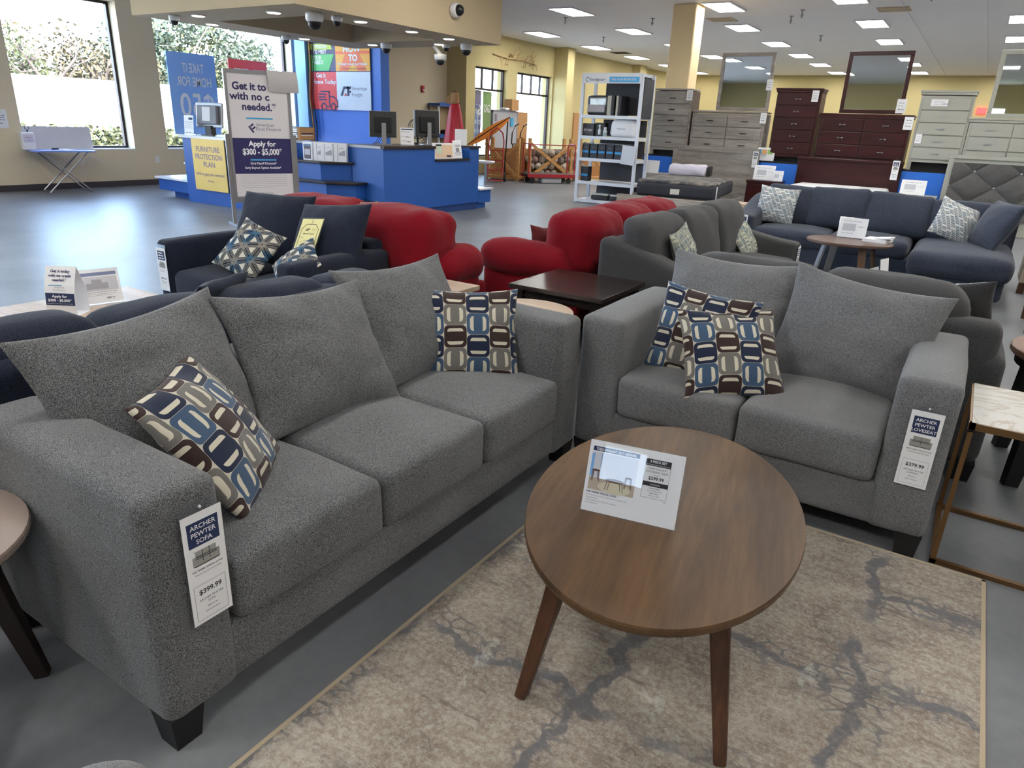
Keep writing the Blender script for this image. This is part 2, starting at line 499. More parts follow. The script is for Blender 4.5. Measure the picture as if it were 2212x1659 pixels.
def dash_pattern(name, a=(196, 198, 196), b=(92, 112, 128), rot=0.0, fx=.43, fy=.36, mid=(126, 130, 132)):
    m = M(name, .92, 0, .15); v = m.coord('UV', (9, 26, 1), (0, 0, rot))
    x, y, z = m.xyz(v)
    row = y.floor(); n0 = (row * 0.731).fract()
    cx = (x + n0 * 3.0); cell = cx.floor()
    rnd = ((cell * 12.9898 + row * 78.233).op('SINE') * 43758.5).fract()
    inx = (cx.fract() - .5).abs().lt(fx); iny = (y.fract() - .5).abs().lt(fy)
    f = rnd.gt(.16) * inx * iny
    c = m.mix(rnd.smooth(.4, 1.0), lin(mid), lin(b))
    m.col(m.mix(f, lin(a), c)); return m.m
MT['dash'] = dash_pattern('brush_dash_print')
MT['dash_v'] = dash_pattern('brush_dash_print_cream', (176, 174, 156), (92, 106, 116), pi / 2, .47, .42, (134, 138, 130))

def rug_mat():
    m = M('distressed_rug_pile', .97, 0, .1); v = m.coord('Object')
    wn = m.noise(v, 3.0, 4.0, .6, 0, True); wf = m.noise(v, 14.0, 3.0, .6, 0, True)
    def warp(vec, amt, src):
        n = m.nt.nodes.new('ShaderNodeVectorMath'); n.operation = 'MULTIPLY_ADD'
        m.nt.links.new(src, n.inputs[0]); n.inputs[1].default_value = (amt,) * 3; m.nt.links.new(vec, n.inputs[2]); return n.outputs[0]
    mott = m.noise(v, 75, 5.0, .8); patch = m.noise(v, 4.0, 5.0, .7, .5)
    streak = m.noise(m.coord('Object', (1.2, 6.0, 1), (0, 0, .05)), 6.0, 5.0, .75, .6)
    base = m.ramp(patch * .6 + streak * .4, [(.34, lin((106, 94, 87))), (.46, lin((142, 131, 119))), (.57, lin((160, 151, 139))), (.7, lin((186, 180, 170)))])
    base = m.mix((mott - .46).op('MULTIPLY', 6.0, clamp=True) * .55, base, lin((190, 185, 174)))
    base = m.mix((mott.inv() - .50).op('MULTIPLY', 6.0, clamp=True) * .5, base, lin((122, 106, 94)))
    # broken grey seams along and across the rug, like mortar between irregular slabs
    px, py, pz = m.xyz(warp(warp(v, .30, wn), .06, wf))
    def lines(c, period, off, wd):
        d = ((c * (1.0 / period) + off).fract() - .5).abs() * period
        return d.smooth(wd, wd * .45)
    cut1 = m.noise(v, 1.9, 3.0, .6).smooth(.40, .50); cut2 = m.noise(m.coord('Object', (1, 1, 1), (0, 0, 0), (5, 2, 0)), 2.2, 3.0, .6).smooth(.40, .52)
    seam = (lines(px, .62, .18, .026) * cut1).max(lines(py, .50, .32, .024) * cut2)
    near = (lines(px, .62, .18, .11) * cut1).max(lines(py, .50, .32, .10) * cut2)
    peb = m.voro(warp(m.coord('Object', (1, 1.6, 1)), .05, wf), 15.0).smooth(.12, .05) * near * m.noise(v, 3.4, 2.0).smooth(.44, .56)
    seam = seam.max(peb * .9)
    rag = m.noise(v, 60, 3.0, .7).smooth(.3, .55)
    c = m.mix(seam * (rag * .35 + .6), base, lin((104, 104, 108)))
    blot = m.noise(m.coord('Object', (1.4, 1, 1), (0, 0, .4), (3, 1, 0)), 2.6, 5.0, .7, .5)
    c = m.mix(blot.smooth(.60, .68) * .6 * rag, c, lin((200, 200, 194)))
    dk = m.noise(m.coord('Object', (.9, 4.0, 1), (0, 0, .08), (1, 7, 0)), 4.0, 5.0, .75, .6)
    c = m.mix(dk.smooth(.55, .68) * .65, c, lin((100, 90, 84)))
    m.col(c); m.bump(m.noise(v, 260, 2.0) + seam * -.9, .6, .004); m.sheen(.15)
    return m.m
MT['rug'] = rug_mat()

def marble():
    m = M('white_gold_marble', .15, 0, .5); v = m.coord('Object', (1, 1, 1), (0, 0, .5))
    n = m.noise(v, 2.0, 6.0, .65, 2.5)
    f = (n - .5).abs().smooth(.05, .0)
    m.col(m.mix(f * .45, lin((226, 224, 219)), lin((178, 158, 130)))); return m.m
MT['marble'] = marble()
MT['walnut'] = wood('walnut_veneer', (62, 44, 29), (102, 76, 49), 'X', 2.6, .42, .35)
MT['walnut_dark'] = wood('walnut_leg', (56, 36, 26), (92, 60, 42), 'Z', 4.0, .4)
MT['oak_light'] = wood('washed_oak', (164, 142, 122), (196, 176, 156), 'X', 3.5, .45)
MT['grey_oak'] = wood('weathered_grey_oak', (126, 119, 113), (172, 164, 155), 'X', 3.0, .6)
MT['cherry'] = wood('dark_cherry', (40, 10, 12), (66, 20, 20), 'X', 3.0, .3)
MT['cherry_side'] = wood('cherry_side', (70, 50, 38), (104, 78, 58), 'Z', 3.0, .4)
MT['sage'] = plain('pale_grey_green_lacquer', (164, 164, 154), .45, var=.03)
MT['gold'] = plain('brushed_gold', (128, 98, 66), .35, .85)
MT['mirror'] = plain('mirror_glass', (232, 236, 236), .01, 1.0, var=0)
MT['pane'] = glassy('window_pane', (255, 255, 255), .35, .0, .01)
MT['plastic_wrap'] = glassy('plastic_wrap', (235, 235, 238), .8, .12, .12)
# ---------------------------------------------------------------- the room
XL, YF, HC = -14.5, 35.0, 4.0
structure(MB().box(-15, 14, -12, YF, -.2, 0).build('floor', MT['floor']))
structure(MB().box(-15, 14.3, -12.3, YF + .3, HC, HC + .25).build('ceiling', MT['ceiling']))
structure(MB().box(-13.5, 14.3, YF, YF + .3, 0, HC).build('wall_back', MT['yellow_wall']))
structure(MB().box(14, 14.3, -12, YF, 0, HC).build('wall_right', MT['tan_wall']))
structure(MB().box(-14.8, -.62, -12.3, -12, 0, HC).box(.36, 14.3, -12.3, -12, 0, HC).box(-.62, .36, -12.3, -12, 0, 2.15).box(-.62, .36, -12.3, -12, 2.95, HC).build('wall_front', MT['yellow_wall']))
structure(MB().box(-.6, .34, -12.2, -12.19, 2.17, 2.93).build('window_9', MT['pane'] if 'pane' in MT else None))

def pierced(y0, y1, x0, x1, holes):
    """wall along Y with window openings (ya, yb, za, zb)"""
    mb = MB(); y = y0
    for ya, yb, za, zb in holes:
        mb.box(x0, x1, y, ya, 0, HC)
        mb.box(x0, x1, ya, yb, 0, za); mb.box(x0, x1, ya, yb, zb, HC); y = yb
    mb.box(x0, x1, y, y1, 0, HC); return mb
H1 = [(-8.2, -5.6, .7, 3.38), (-4.4, -1.8, .7, 3.38), (-.9, 1.6, .7, 3.38), (3.0, 5.2, .7, 3.38), (6.36, 8.39, .71, 3.38), (9.1, 12.58, .71, 3.38)]
structure(pierced(-12, 13.2, -14.85, XL, H1).build('wall_left', MT['tan_wall']))
structure(MB().box(-14.85, -13.85, 13.2, 17.9, 0, HC).build('wall_left', MT['tan_wall']))
structure(MB().box(-14.0, -13.14, 17.8, 17.95, 0, HC).build('wall_left', MT['yellow_wall']))
H2 = [(18.27, 20.0, .5, 3.06), (20.58, 22.85, .5, 3.06)]
structure(pierced(17.9, YF, -13.55, -13.15, H2).build('wall_left', MT['yellow_wall']))
structure(MB().box(-13.15, -12.62, 22.9, 23.4, 0, HC).build('trim_1', MT['yellow_wall'], bevel=.01))
structure(MB().box(-13.15, -12.8, 29.5, 30.2, 0, HC).build('trim_2', MT['yellow_wall']))
structure(MB().box(-14.5, -14.475, -12, 13.2, 0, .11).build('baseboard_left', MT['baseboard']))

# free-standing pillar behind the bedroom furniture
structure(MB().box(-6.21, -5.685, 15.72, 16.24, 0, HC).build('pillar', MT['pillar'], bevel=.03))

# windows: frame and one pane each
def window(n, x, y0, y1, z0, z1, bars=None):
    w = MB(); t = .05
    w.box(x - .04, x + .04, y0, y1, z0, z0 + t).box(x - .04, x + .04, y0, y1, z1 - t, z1)
    w.box(x - .04, x + .04, y0, y0 + t, z0 + t, z1 - t).box(x - .04, x + .04, y1 - t, y1, z0 + t, z1 - t)
    if bars:
        zt, k = bars; w.box(x - .035, x + .035, y0 + t, y1 - t, zt - .03, zt + .03)
        for i in range(1, k):
            yy = y0 + (y1 - y0) * i / k; w.box(x - .03, x + .03, yy - .025, yy + .025, zt + .03, z1 - t)
    o = structure(w.build('window_%d' % n, MT['dark_metal']))
    MB().box(x - .004, x + .004, y0 + t, y1 - t, z0 + t, z1 - t).build('pane', MT['pane'], o)
    return o
for i, (ya, yb, za, zb) in enumerate(H1): window(i + 1, -14.78, ya, yb, za, zb)
for i, (ya, yb, za, zb) in enumerate(H2): window(len(H1) + i + 1, -13.33, ya, yb, za, zb, (2.45, 3 if i == 0 else 4))
# pale sills and reveals of the two front windows
for i, (ya, yb, za, zb) in enumerate(H1[4:6]):
    structure(MB().box(-14.72, -14.49, ya, yb, za - .012, za + .012).build('trim_%d' % (3 + i), MT['white']))

# lowered ring soffit over the counter
sx0, sx1, sy0, sy1, sz = -11.25, -7.66, 6.75, 11.4, 2.8
ix0, ix1, iy0, iy1 = -10.4, -8.42, 7.62, 10.5
mb = MB()
mb.box(sx0, sx1, sy0, iy0, sz, HC - .01).box(sx0, sx1, iy1, sy1, sz, HC - .01)
mb.box(sx0, ix0, iy0, iy1, sz, HC - .01).box(ix1, sx1, iy0, iy1, sz, HC - .01)
structure(mb.build('ceiling_soffit', MT['soffit']))

# ---------------------------------------------------------------- ceiling panels
LIGHT = emit('fluorescent_diffuser', (255, 252, 246), TROFFER)
def ceiling_light(x, y, label):
    t = thing('ceiling_light', label, 'light', (x, y, HC), group='fluorescent ceiling lights')
    mb = MB()
    for a in ((-.31, .31, -.61, -.58), (-.31, .31, .58, .61), (-.31, -.28, -.58, .58), (.28, .31, -.58, .58)): mb.box(*a, -.03, .0)
    mb.build('frame', MT['white'], t)
    MB().box(-.28, .28, -.58, .58, -.022, -.012).build('diffuser', LIGHT, t)
    return t
GL = 'lit rectangular fluorescent panel in the grey showroom ceiling'
proto = None
LX = [-11.65, -8.76, -5.8, -2.82, .1]; LY = [15.95, 19.5, 23.05, 26.45, 29.8, 33.4]
for ix, x0_ in enumerate(LX):
    for iy, y in enumerate(LY):
        x = x0_
        if x < -11 and iy == 0: continue
        if ix == 2 and iy == 0: x, y = -5.3, 16.3
        lab = 'lit ceiling panel, %s row from the window wall, %s from the front' % (['first', 'second', 'third', 'fourth', 'fifth'][ix], ['nearest', 'second', 'third', 'fourth', 'fifth', 'farthest'][iy])
        if proto is None: proto = ceiling_light(x, y, lab)
        else: copy_tree(proto, lab).location = (x, y, HC)
# unseen panels added along the same grid, for light on the near furniture and mirror reflections
for x, y in ((-5.8, 8.9), (-2.82, 12.4), (.1, 12.4), (.1, 8.9), (3.1, 8.9), (6.0, 8.9), (-5.8, 5.4), (.1, 5.4), (6.0, 1.9), (-2.82, -4.3), (6.0, -8.6), (-2.82, 1.9), (3.1, 1.9), (.1, -1.6), (-2.82, 8.9), (3.1, 5.4), (-2.82, -1.6), (3.1, -1.6), (-8.76, 2.2), (-11.65, 2.2), (-8.76, -1.3), (-11.65, -1.3), (-8.76, -4.8), (-5.8, -4.8)):
    copy_tree(proto, 'lit ceiling panel added overhead, outside the picture').location = (x, y, HC)
for x in (3.1, 6.0, 9.0):
    for y in (12.4, 15.95, 19.5, 23.05): copy_tree(proto, 'lit ceiling panel on the right, over the rest of the showroom').location = (x, y, HC)

def downlight(x, y, label):
    t = thing('recessed_downlight', label, 'light', (x, y, sz), group='round downlights under the soffit')
    MB().lathe([(.105, -.012), (.105, 0)], 20).build('trim_ring', MT['white'], t)
    MB().lathe([(.085, -.016), (.085, -.011)], 20).build('lamp', emit_dl, t); return t
emit_dl = emit('downlight_lens', (255, 246, 226), 9.0)
DL = [(-10.11, 7.08, 'round downlight in the soffit, second from its left front corner'), (-10.84, 7.83, 'round downlight near the left end of the soffit'),
      (-8.6, 7.2, 'round downlight below the folded front corner of the soffit'), (-8.0, 8.25, 'downlight along the right arm of the soffit, nearest'),
      (-8.0, 9.38, 'downlight along the right arm of the soffit, middle one'), (-8.0, 10.33, 'downlight along the right arm of the soffit, farthest'),
      (-8.74, 11.0, 'downlight at the far right corner of the soffit beside a small camera'), (-10.86, 9.74, 'downlight at the far left arm of the soffit above the blue wall'),
      (-10.2, 10.82, 'downlight at the back arm of the soffit above the posters')]
dl0 = None
for x, y, l in DL:
    if dl0 is None: dl0 = downlight(x, y, l)
    else: copy_tree(dl0, l).location = (x, y, sz)

# dome cameras: base, dark bubble
def dome(loc, r, label, tilt=0.0, yaw=0.0):
    t = thing('dome_camera', label, 'camera', loc, yaw, tilt, group='security dome cameras')
    MB().lathe([(r, 0), (r * 1.02, -.2 * r), (r * .98, -.75 * r), (r * .8, -.95 * r)], 20).build('housing', MT['white_gloss'], t, True)
    MB().lathe([(r * .78, -.9 * r), (r * .74, -1.2 * r), (r * .58, -1.5 * r), (r * .3, -1.7 * r), (r * .05, -1.75 * r)], 20).build('bubble', MT['black'], t, True)
    return t
dome((-8.05, 7.42, sz), .12, 'larger white dome camera under the front corner of the soffit')
dome((-7.96, 7.75, sz), .075, 'small white dome camera just right of the larger front one')
dome((-10.55, 6.98, sz), .075, 'small dome camera under the left front of the soffit, above the first poster window')
dome((-10.9, 9.35, sz), .075, 'small dome camera by the far window head, left of the blue wall')
dome((-9.75, 10.7, sz), .1, 'dome camera overlapping the orange poster top')
dome((-8.62, 11.05, sz), .07, 'tiny dome camera beside the far right downlight')
dome((-8.2, 11.1, sz), .11, 'dome camera hanging at the far right corner of the soffit')
dome((-7.655, 10.0, 3.16), .11, 'round camera on the right face of the soffit', R(-90), R(90))
hang = dome((-8.95, 11.3, sz - .14), .11, 'camera hung on a short white arm below the back of the soffit')
MB().tube([(0, 0, 0), (-.08, -.1, .14)], .035).build('bracket', MT['white_gloss'], hang)

# sprinkler heads
def sprinkler(x, y, label):
    t = thing('sprinkler_head', label, 'sprinkler', (x, y, HC), group='ceiling sprinkler heads')
    MB().lathe([(.05, 0), (.05, -.012), (.018, -.015), (.016, -.08), (.03, -.1), (.006, -.16)], 10).build('nozzle', MT['grey_metal'], t, True); return t
from_ceiling = [(-7.9, 13.6, 'nearest sprinkler head, right of the soffit'), (-9.4, 16.8, 'sprinkler head just beside the soffit end'), (-7.4, 17.5, 'sprinkler head between the two nearest left panels'),
                 (-10.2, 20.6, 'sprinkler head left of the tan pilaster'), (-4.3, 18.0, 'sprinkler head right of the tan pillar'), (-4.3, 21.5, 'sprinkler head right of the pillar, farther one'),
                 (-1.4, 15.8, 'sprinkler head high above the pale chest'), (-3.9, 17.2, 'sprinkler head above the cherry mirror')]
sp0 = None
for x, y, l in from_ceiling:
    if sp0 is None: sp0 = sprinkler(x, y, l)
    else: copy_tree(sp0, l).location = (x, y, HC)
# ceiling vents
for x, y, l in [(-7.6, 20.6, 'pale square ceiling vent between the light rows near the pillar'), (-5.9, 18.1, 'pale ceiling vent right of the pillar top'), (-2.2, 17.6, 'pale ceiling vent above the pale green chest')]:
    t = thing('ceiling_vent', l, 'vent', (x, y, HC), group='square ceiling vents')
    MB().box(-.3, .3, -.3, .3, -.012, 0).build('plate', MT['soffit'], t)
    mb = MB()
    for k in range(5): mb.box(-.24, .24, -.24 + k * .11, -.2 + k * .11, -.02, -.012)
    mb.build('slats', MT['tan_wall'], t)
t = MB().box(-11.9, -11.3, 24.6, 25.2, HC - .008, HC).build('ceiling_panel', MT['black_matte'])
tag(t, 'dark open ceiling tile beside the tan pilaster', 'ceiling tile')
structure(MB().box(-2.0, -1.97, 12, 34.9, HC - .012, HC).build('trim_5', MT['white']))
structure(MB().box(-.6, -.57, 12, 34.9, HC - .012, HC).build('trim_6', MT['white']))

# ---------------------------------------------------------------- outside the windows
def ground_mat():
    m = M('asphalt', .9); n = m.noise(m.coord(), .4, 4.0)
    m.col(m.mix(n, lin((168, 166, 162)), lin((196, 194, 190)))); return m.m
structure(MB().box(-120, -14.86, -60, 120, -.3, -.05).build('ground', ground_mat()))
LEAF = plain('leaf_green', (58, 62, 32), .7, var=.25, vs=3); LEAF2 = plain('leaf_olive', (66, 58, 36), .7, var=.25, vs=3); LEAF3 = plain('leaf_dark', (40, 50, 34), .7, var=.25, vs=3)
BARK = plain('bark', (78, 66, 58), .9)
structure(MB().box(-34.4, -34, -30, 80, 0, 2.6).build('boundary_wall', plain('white_boundary_wall', (232, 228, 222), .8)))
def leaves(rnd, n, blobs, size):
    mb = MB()
    for _ in range(n):
        c, r = rnd.choice(blobs); d = Vector((rnd.gauss(0, 1), rnd.gauss(0, 1), rnd.gauss(0, 1))).normalized() * r * rnd.random() ** .4
        p = Vector(c) + d; a = Vector((rnd.uniform(-1, 1), rnd.uniform(-1, 1), rnd.uniform(-1, 1))).normalized(); b = a.orthogonal().normalized(); s = size * rnd.uniform(.6, 1.3)
        mb.quad(p - a * s, p + b * s * .6, p + a * s, p - b * s * .6)
    return mb
def tree(loc, hgt, label, mat, seed, n=900, bare=False):
    rnd = random.Random(seed); t = thing('tree', label, 'tree', loc)
    mb = MB(); mb.tube([(0, 0, 0), (.1, 0, hgt * .25), (0, .1, hgt * .55)], .2, 7, radii=[.22, .17, .1])
    tips = []
    for k in range(9 if bare else 5):
        a = rnd.uniform(0, 6.28); e = rnd.uniform(.5, 1.0); z0 = hgt * rnd.uniform(.18, .45); L = hgt * rnd.uniform(.3, .55)
        p = [Vector((0, 0, z0))]
        for q in range(4): p.append(p[-1] + Vector((cos(a) * (1 - e * .5), sin(a) * (1 - e * .5), e)) * L / 4 + Vector((rnd.uniform(-.1, .1), rnd.uniform(-.1, .1), 0)) * hgt * .25)
        mb.tube(p, .1, 5, radii=[.1, .08, .06, .04, .02]); tips.append(p[-1])
        if bare:
            for q in range(5):
                s = p[rnd.randint(1, 4)]; mb.tube([s, s + Vector((rnd.uniform(-1, 1), rnd.uniform(-1, 1), rnd.uniform(.1, 1))) * hgt * .14], .03, 4, radii=[.035, .012])
    mb.build('trunk', BARK, t, True)
    if not bare:
        bl = [((rnd.uniform(-.28, .28) * hgt, rnd.uniform(-.28, .28) * hgt, hgt * rnd.uniform(.35, .85)), hgt * rnd.uniform(.14, .24)) for _ in range(9)]
        leaves(rnd, n * 3, bl, hgt * .02).build('crown', mat, t)
    return t
tree((-36, 17.35, 0), 5.2, 'leafless pale tree seen through the left window', BARK, 3, bare=True)
tree((-37.5, 16.4, 0), 4.6, 'low yellowish tree at the left edge of the left window', LEAF, 6)
tree((-40, 19.3, 0), 5.0, 'low olive tree behind the leafless tree in the left window', LEAF2, 4)
tree((-38.5, 20.9, 0), 6.2, 'tall olive tree behind the white wall at the right of the left window', LEAF2, 5)
tree((-40, 23.4, 0), 6.0, 'dark green tree just behind the window pier', LEAF3, 7)
tree((-38.5, 25.2, 0), 7.4, 'tall green tree at the left of the second window', LEAF3, 8)
tree((-40.5, 27.6, 0), 6.6, 'green tree behind the blue window poster', LEAF, 9)
tree((-40, 30.4, 0), 6.4, 'grey-green tree right of the blue window poster', LEAF3, 10)
tree((-42, 34.5, 0), 5.6, 'loose tree behind the red window poster', LEAF, 11)
for i, (y, l) in enumerate([(11.2, 'clipped low hedge outside the left window'), (15.4, 'clipped low hedge outside the second window')]):
    h = leaves(random.Random(20 + i), 1700, [((-22.0, y - 1.9 + k * .42, .5), .5) for k in range(10)], .09).build('hedge', LEAF, None); tag(h, l, 'hedge')
# ---------------------------------------------------------------- the grey tweed set
def feet(t, L, D, mat, h=.1, w=.09, inset=.05, tap=.75):
    for x in (inset, L - inset):
        for y in (inset, D - inset):
            MB().bar((x, y, h + .005), (x, y, 0), w, w, w * tap, w * tap, (0, 1, 0)).build('foot', mat, t)

def track_arm_sofa(name, label, cat, loc, yaw, L, n, mat, backs, arm_w=.205, arm_h=.71, D=.86, seat_z=(.268, .463)):
    """straight-armed sofa with loose knife-edge back cushions; local front is -Y, origin at its left front corner"""
    t = thing(name, label, cat, loc, yaw)
    MB().soft(arm_w * .5, L - arm_w * .5, .012, D - .02, .095, .275, .02).build('base', mat, t, True)
    MB().soft(arm_w * .6, L - arm_w * .6, D - .17, D, .25, .70, .05, (0, 0, .01, 0, 0, .01)).build('backrest', mat, t, True)
    for k, x in enumerate((0, L - arm_w)):
        MB().soft(x, x + arm_w, 0, D - .03, .09, arm_h, .032, (.012, .012, .006, 0, 0, .012), 8, .003, 5, seed=k + len(name)).build('arm', mat, t, True)
    w = (L - 2 * arm_w) / n
    for k in range(n):
        x = arm_w + k * w
        MB().soft(x + .004, x + w - .004, -.012, D - .16, seat_z[0], seat_z[1], .034, (0, 0, .008, 0, .0, .030), 9, .004, 4, seed=k * 3 + 1).build('seat_cushion', mat, t, True)
    feet(t, L, D, MT['black_matte'])
    for loc2, yaw2, tilt, roll, ww, hh, sd in backs:
        c = MB().pillow(ww, hh, .19, 26, .085, .008, sd, .02, .62).build('back_cushion', mat, t, True)
        inv = (Matrix.Translation(loc) @ Matrix.Rotation(yaw, 4, 'Z')).inverted()
        c.matrix_basis = inv @ (Matrix.Translation(loc2) @ Matrix.Rotation(yaw2, 4, 'Z') @ Matrix.Rotation(tilt, 4, 'X') @ Matrix.Rotation(roll, 4, 'Y'))
    return t
track_arm_sofa('three_seat_sofa', 'grey tweed three-seat sofa along the left, nearest to the viewpoint', 'sofa', (-1.342, .66, 0), R(90), 2.07, 3, MT['grey_tweed'],
    [((-1.93, 1.08, .70), R(94), R(-27), R(-3), .66, .53, 1), ((-1.90, 1.67, .68), R(90), R(-31), R(4), .66, .53, 2), ((-1.93, 2.24, .69), R(88), R(-31), R(1), .66, .54, 3)])
track_arm_sofa('loveseat', 'grey tweed two-seat loveseat behind the oval coffee table', 'loveseat', (-1.362, 2.745, 0), 0, 1.49, 2, MT['grey_tweed_fine'],
    [((-.90, 3.38, .69), R(2), R(-25), R(1), .64, .54, 5), ((-.31, 3.32, .68), R(-1), R(-20), R(6), .66, .53, 6)])

def throw_pillow(label, loc, yaw, tilt, roll, w, h, mat, seed, t=.15, group=None, back=None):
    o = MB().pillow(w, h, t, 22, .07, .005, seed, .01, .6).build('throw_pillow', mat, None, True)
    if back:
        o.data.materials.append(back)
        for p in o.data.polygons: p.material_index = 1 if p.center.y > .0 else 0
    pose(o, loc, R(yaw), R(tilt), R(roll)); return tag(o, label, 'pillow', group)
throw_pillow('patterned pillow propped against the near arm of the grey sofa', (-1.685, 1.095, .625), 128, -37, -1, .46, .45, MT['oval'], 1)
throw_pillow('patterned pillow upright at the far end of the grey sofa', (-1.725, 2.39, .622), 40, -27, 0, .44, .42, MT['oval_b'], 2)
throw_pillow('patterned pillow at the back left of the grey loveseat, partly covered', (-.895, 3.03, .638), 4, -21, 5, .44, .41, MT['oval_b'], 3)
throw_pillow('patterned pillow lying in front of the other one on the grey loveseat', (-.735, 2.955, .606), 30, -42, -3, .43, .43, MT['oval'], 4)

# ---------------------------------------------------------------- oval walnut coffee table
ct = thing('coffee_table', 'oval walnut coffee table with splayed tapered legs on the patterned rug', 'table', (-.573, 1.822, 0), R(-78.9))
MB().lathe([(.97, .418), (.995, .426), (1.0, .436), (1.0, .444), (.996, .45)], 72, sx=.595, sy=.397).build('tabletop', MT['walnut'], ct, False, .0)
for sx in (-1, 1):
    for sy in (-1, 1):
        MB().bar((sx * .34, sy * .20, .422), (sx * .463, sy * .270, .008), .075, .055, .042, .032, (0, 1, 0)).build('leg', MT['walnut_dark'], ct, False, .006)
mb = MB().bar((-.34, .20, .4), (.34, -.20, .4), .04, .035).bar((-.34, -.20, .395), (.34, .20, .395), .04, .03)
mb.build('underframe', MT['walnut_dark'], ct)

# ---------------------------------------------------------------- rug
rb = MB(); rb.box(-1.205, .345, -.6, 2.752, 0, .008)
rug = rb.build('area_rug', MT['rug']); tag(rug, 'beige and grey distressed area rug under the coffee table', 'rug')
MB().box(-1.21, -1.197, -.6, 2.756, 0, .009).box(.337, .35, -.6, 2.756, 0, .009).box(-1.21, .35, 2.746, 2.757, 0, .009).build('binding', plain('rug_binding', (176, 160, 136), .9), rug)

# ---------------------------------------------------------------- signs and price tags
def scribble(t, rows, mat, m=None, y=-.0025):
    """unreadably small print: rows of broken strokes (x0, x1, z, height)"""
    rnd = random.Random(len(rows) + int(rows[0][2] * 1000)); mb = MB()
    for x0, x1, z, hh in rows:
        x = x0
        while x < x1:
            l = min(rnd.uniform(1.2, 4.5) * hh, x1 - x); mb.box(x, x + l, y - .0003, y, z, z + hh * rnd.uniform(.6, .8), m); x += l + hh * .7
    return mb.build('fine_print', mat, t)

def hang_tag(label, loc, yaw, title, price, sub, seats, tilt=0.0, s=1.0):
    """narrow clear sleeve with a price card, hung on a sofa arm; local front -Y"""
    t = thing('price_tag', label, 'price tag', loc, yaw, tilt, 0, 'price tags hung on the seating')
    w, h = .052, .147
    MB().box(-w - .003, w + .003, .0, .0016, -h - .004, h + .022).build('sleeve', MT['acrylic'], t)
    MB().box(-w, w, -.0016, -.0004, -h, h).build('card', MT['white'], t)
    rect(t, 'title_band', MT['navy_ink'], -.040, .040, .062, .126)
    if title: letter(t, [(l, 0, .107 - .019 * i, .0125, {'bold': .012}) for i, l in enumerate(title)], MT['white_ink'], 'title_lettering', -.003)
    else:
        scribble(t, [(-.026, .026, .108, .011), (-.03, .03, .09, .011), (-.028, .028, .072, .011)], MT['white_ink'], None, -.003)
        scribble(t, [(-.03, .03, -.008, .004), (-.03, .02, -.018, .004), (-.032, .032, -.07, .013), (-.03, .03, -.088, .006), (-.02, .02, -.1, .005)], MT['grey_ink'])
    if price:
        letter(t, [(price, 0, -.068, .0135, {'bold': .02}), (sub[0], 0, -.086, .006), (sub[1], 0, -.096, .006), 
                   ('WE THINK YOU\'LL LOVE:', 0, -.004, .0052, {'bold': .01}), ('THROW PILLOWS INCLUDED', 0, -.014, .0038)], MT['ink'], 'price_lettering', -.0022)
        scribble(t, [(-.013, .013, -.108, .003), (-.02, .02, -.12, .0025)], MT['grey_ink'])
        mb = MB()
        for a in ((-.042, .042, -.042, -.0413), (-.042, .042, -.1377, -.137), (-.042, -.0413, -.137, -.042), (.0413, .042, -.137, -.042)): mb.box(a[0], a[1], -.0022, -.0018, a[2], a[3])
        mb.build('price_frame', MT['grey_ink'], t)
    pic = MB()
    pic.box(-.035, .035, -.0024, -.0018, .012, .036).box(-.027, .027, -.0024, -.0018, .034, .05)
    pic.build('printed_sofa', plain('printed_grey', (150, 150, 144), .7), t)
    ln = MB()
    for k in range(1, seats): ln.box(-.027 + .054 * k / seats - .0006, -.027 + .054 * k / seats + .0006, -.003, -.0024, .02, .05)
    ln.box(-.027, .027, -.003, -.0024, .0295, .031).box(-.033, .033, -.003, -.0024, .0105, .0125); ln.build('printed_lines', MT['ink'], t)
    MB().lathe([(.004, -.001), (.003, .002)], 10, m=Matrix.Translation((0, -.001, h + .012)) @ Matrix.Rotation(R(90), 4, 'X')).build('fastener', MT['white_gloss'], t)
    return t
hang_tag('price tag reading 399.99 on the near arm of the grey sofa', (-1.327, .799, .494), R(90), ['ARCHER', 'PEWTER', 'SOFA'], '$399.99', ['ARCHER PEWTER', 'SOFA'], 3)
hang_tag('price tag reading 379.99 on the right arm of the grey loveseat', (.039, 2.731, .455), R(0), ['ARCHER', 'PEWTER', 'LOVESEAT'], '$379.99', ['ARCHER PEWTER', 'LOVESEAT'], 2)

# slanted sign holder on the coffee table
cs = thing('sign_holder', 'slanted clear sign holder with a price sheet on the oval coffee table', 'sign', (-.634, 1.684, .553), R(11.4), R(-17.5))
w, h = .138, .1065
MB().box(-w, w, .0, .0022, -h, h).build('acrylic_front', MT['acrylic'], cs)
back = MB(); back.quad((-w, .003, h), (w, .003, h), (w, .092, -h + .035), (-w, .092, -h + .035)); back.build('acrylic_back', MT['acrylic'], cs)
MB().box(-w + .002, w - .002, -.0014, -.0004, -h + .002, h - .002).build('sheet', MT['white'], cs)
X0 = -w
MB().box(-w, w, -.0062, -.0056, -h, h).build('acrylic_cover', MT['acrylic_gloss'], cs)
rect(cs, 'title_band', MT['navy_ink'], -.125, .010, .074, .087)
letter(cs, [('THEO WALNUT OCCASIONAL', -.0575, .0765, .0075, {'bold': .02, 'w': .118})], MT['white_ink'], 'title_lettering', -.003)
pic_bg = plain('printed_wall', (206, 206, 214), .6); pic_fl = plain('printed_floor', (184, 170, 152), .6); pic_wood = plain('printed_wood', (96, 64, 52), .6)
rect(cs, 'printed_wall', pic_bg, -.126, .008, -.004, .071); rect(cs, 'printed_floor', pic_fl, -.126, .008, -.040, -.004)
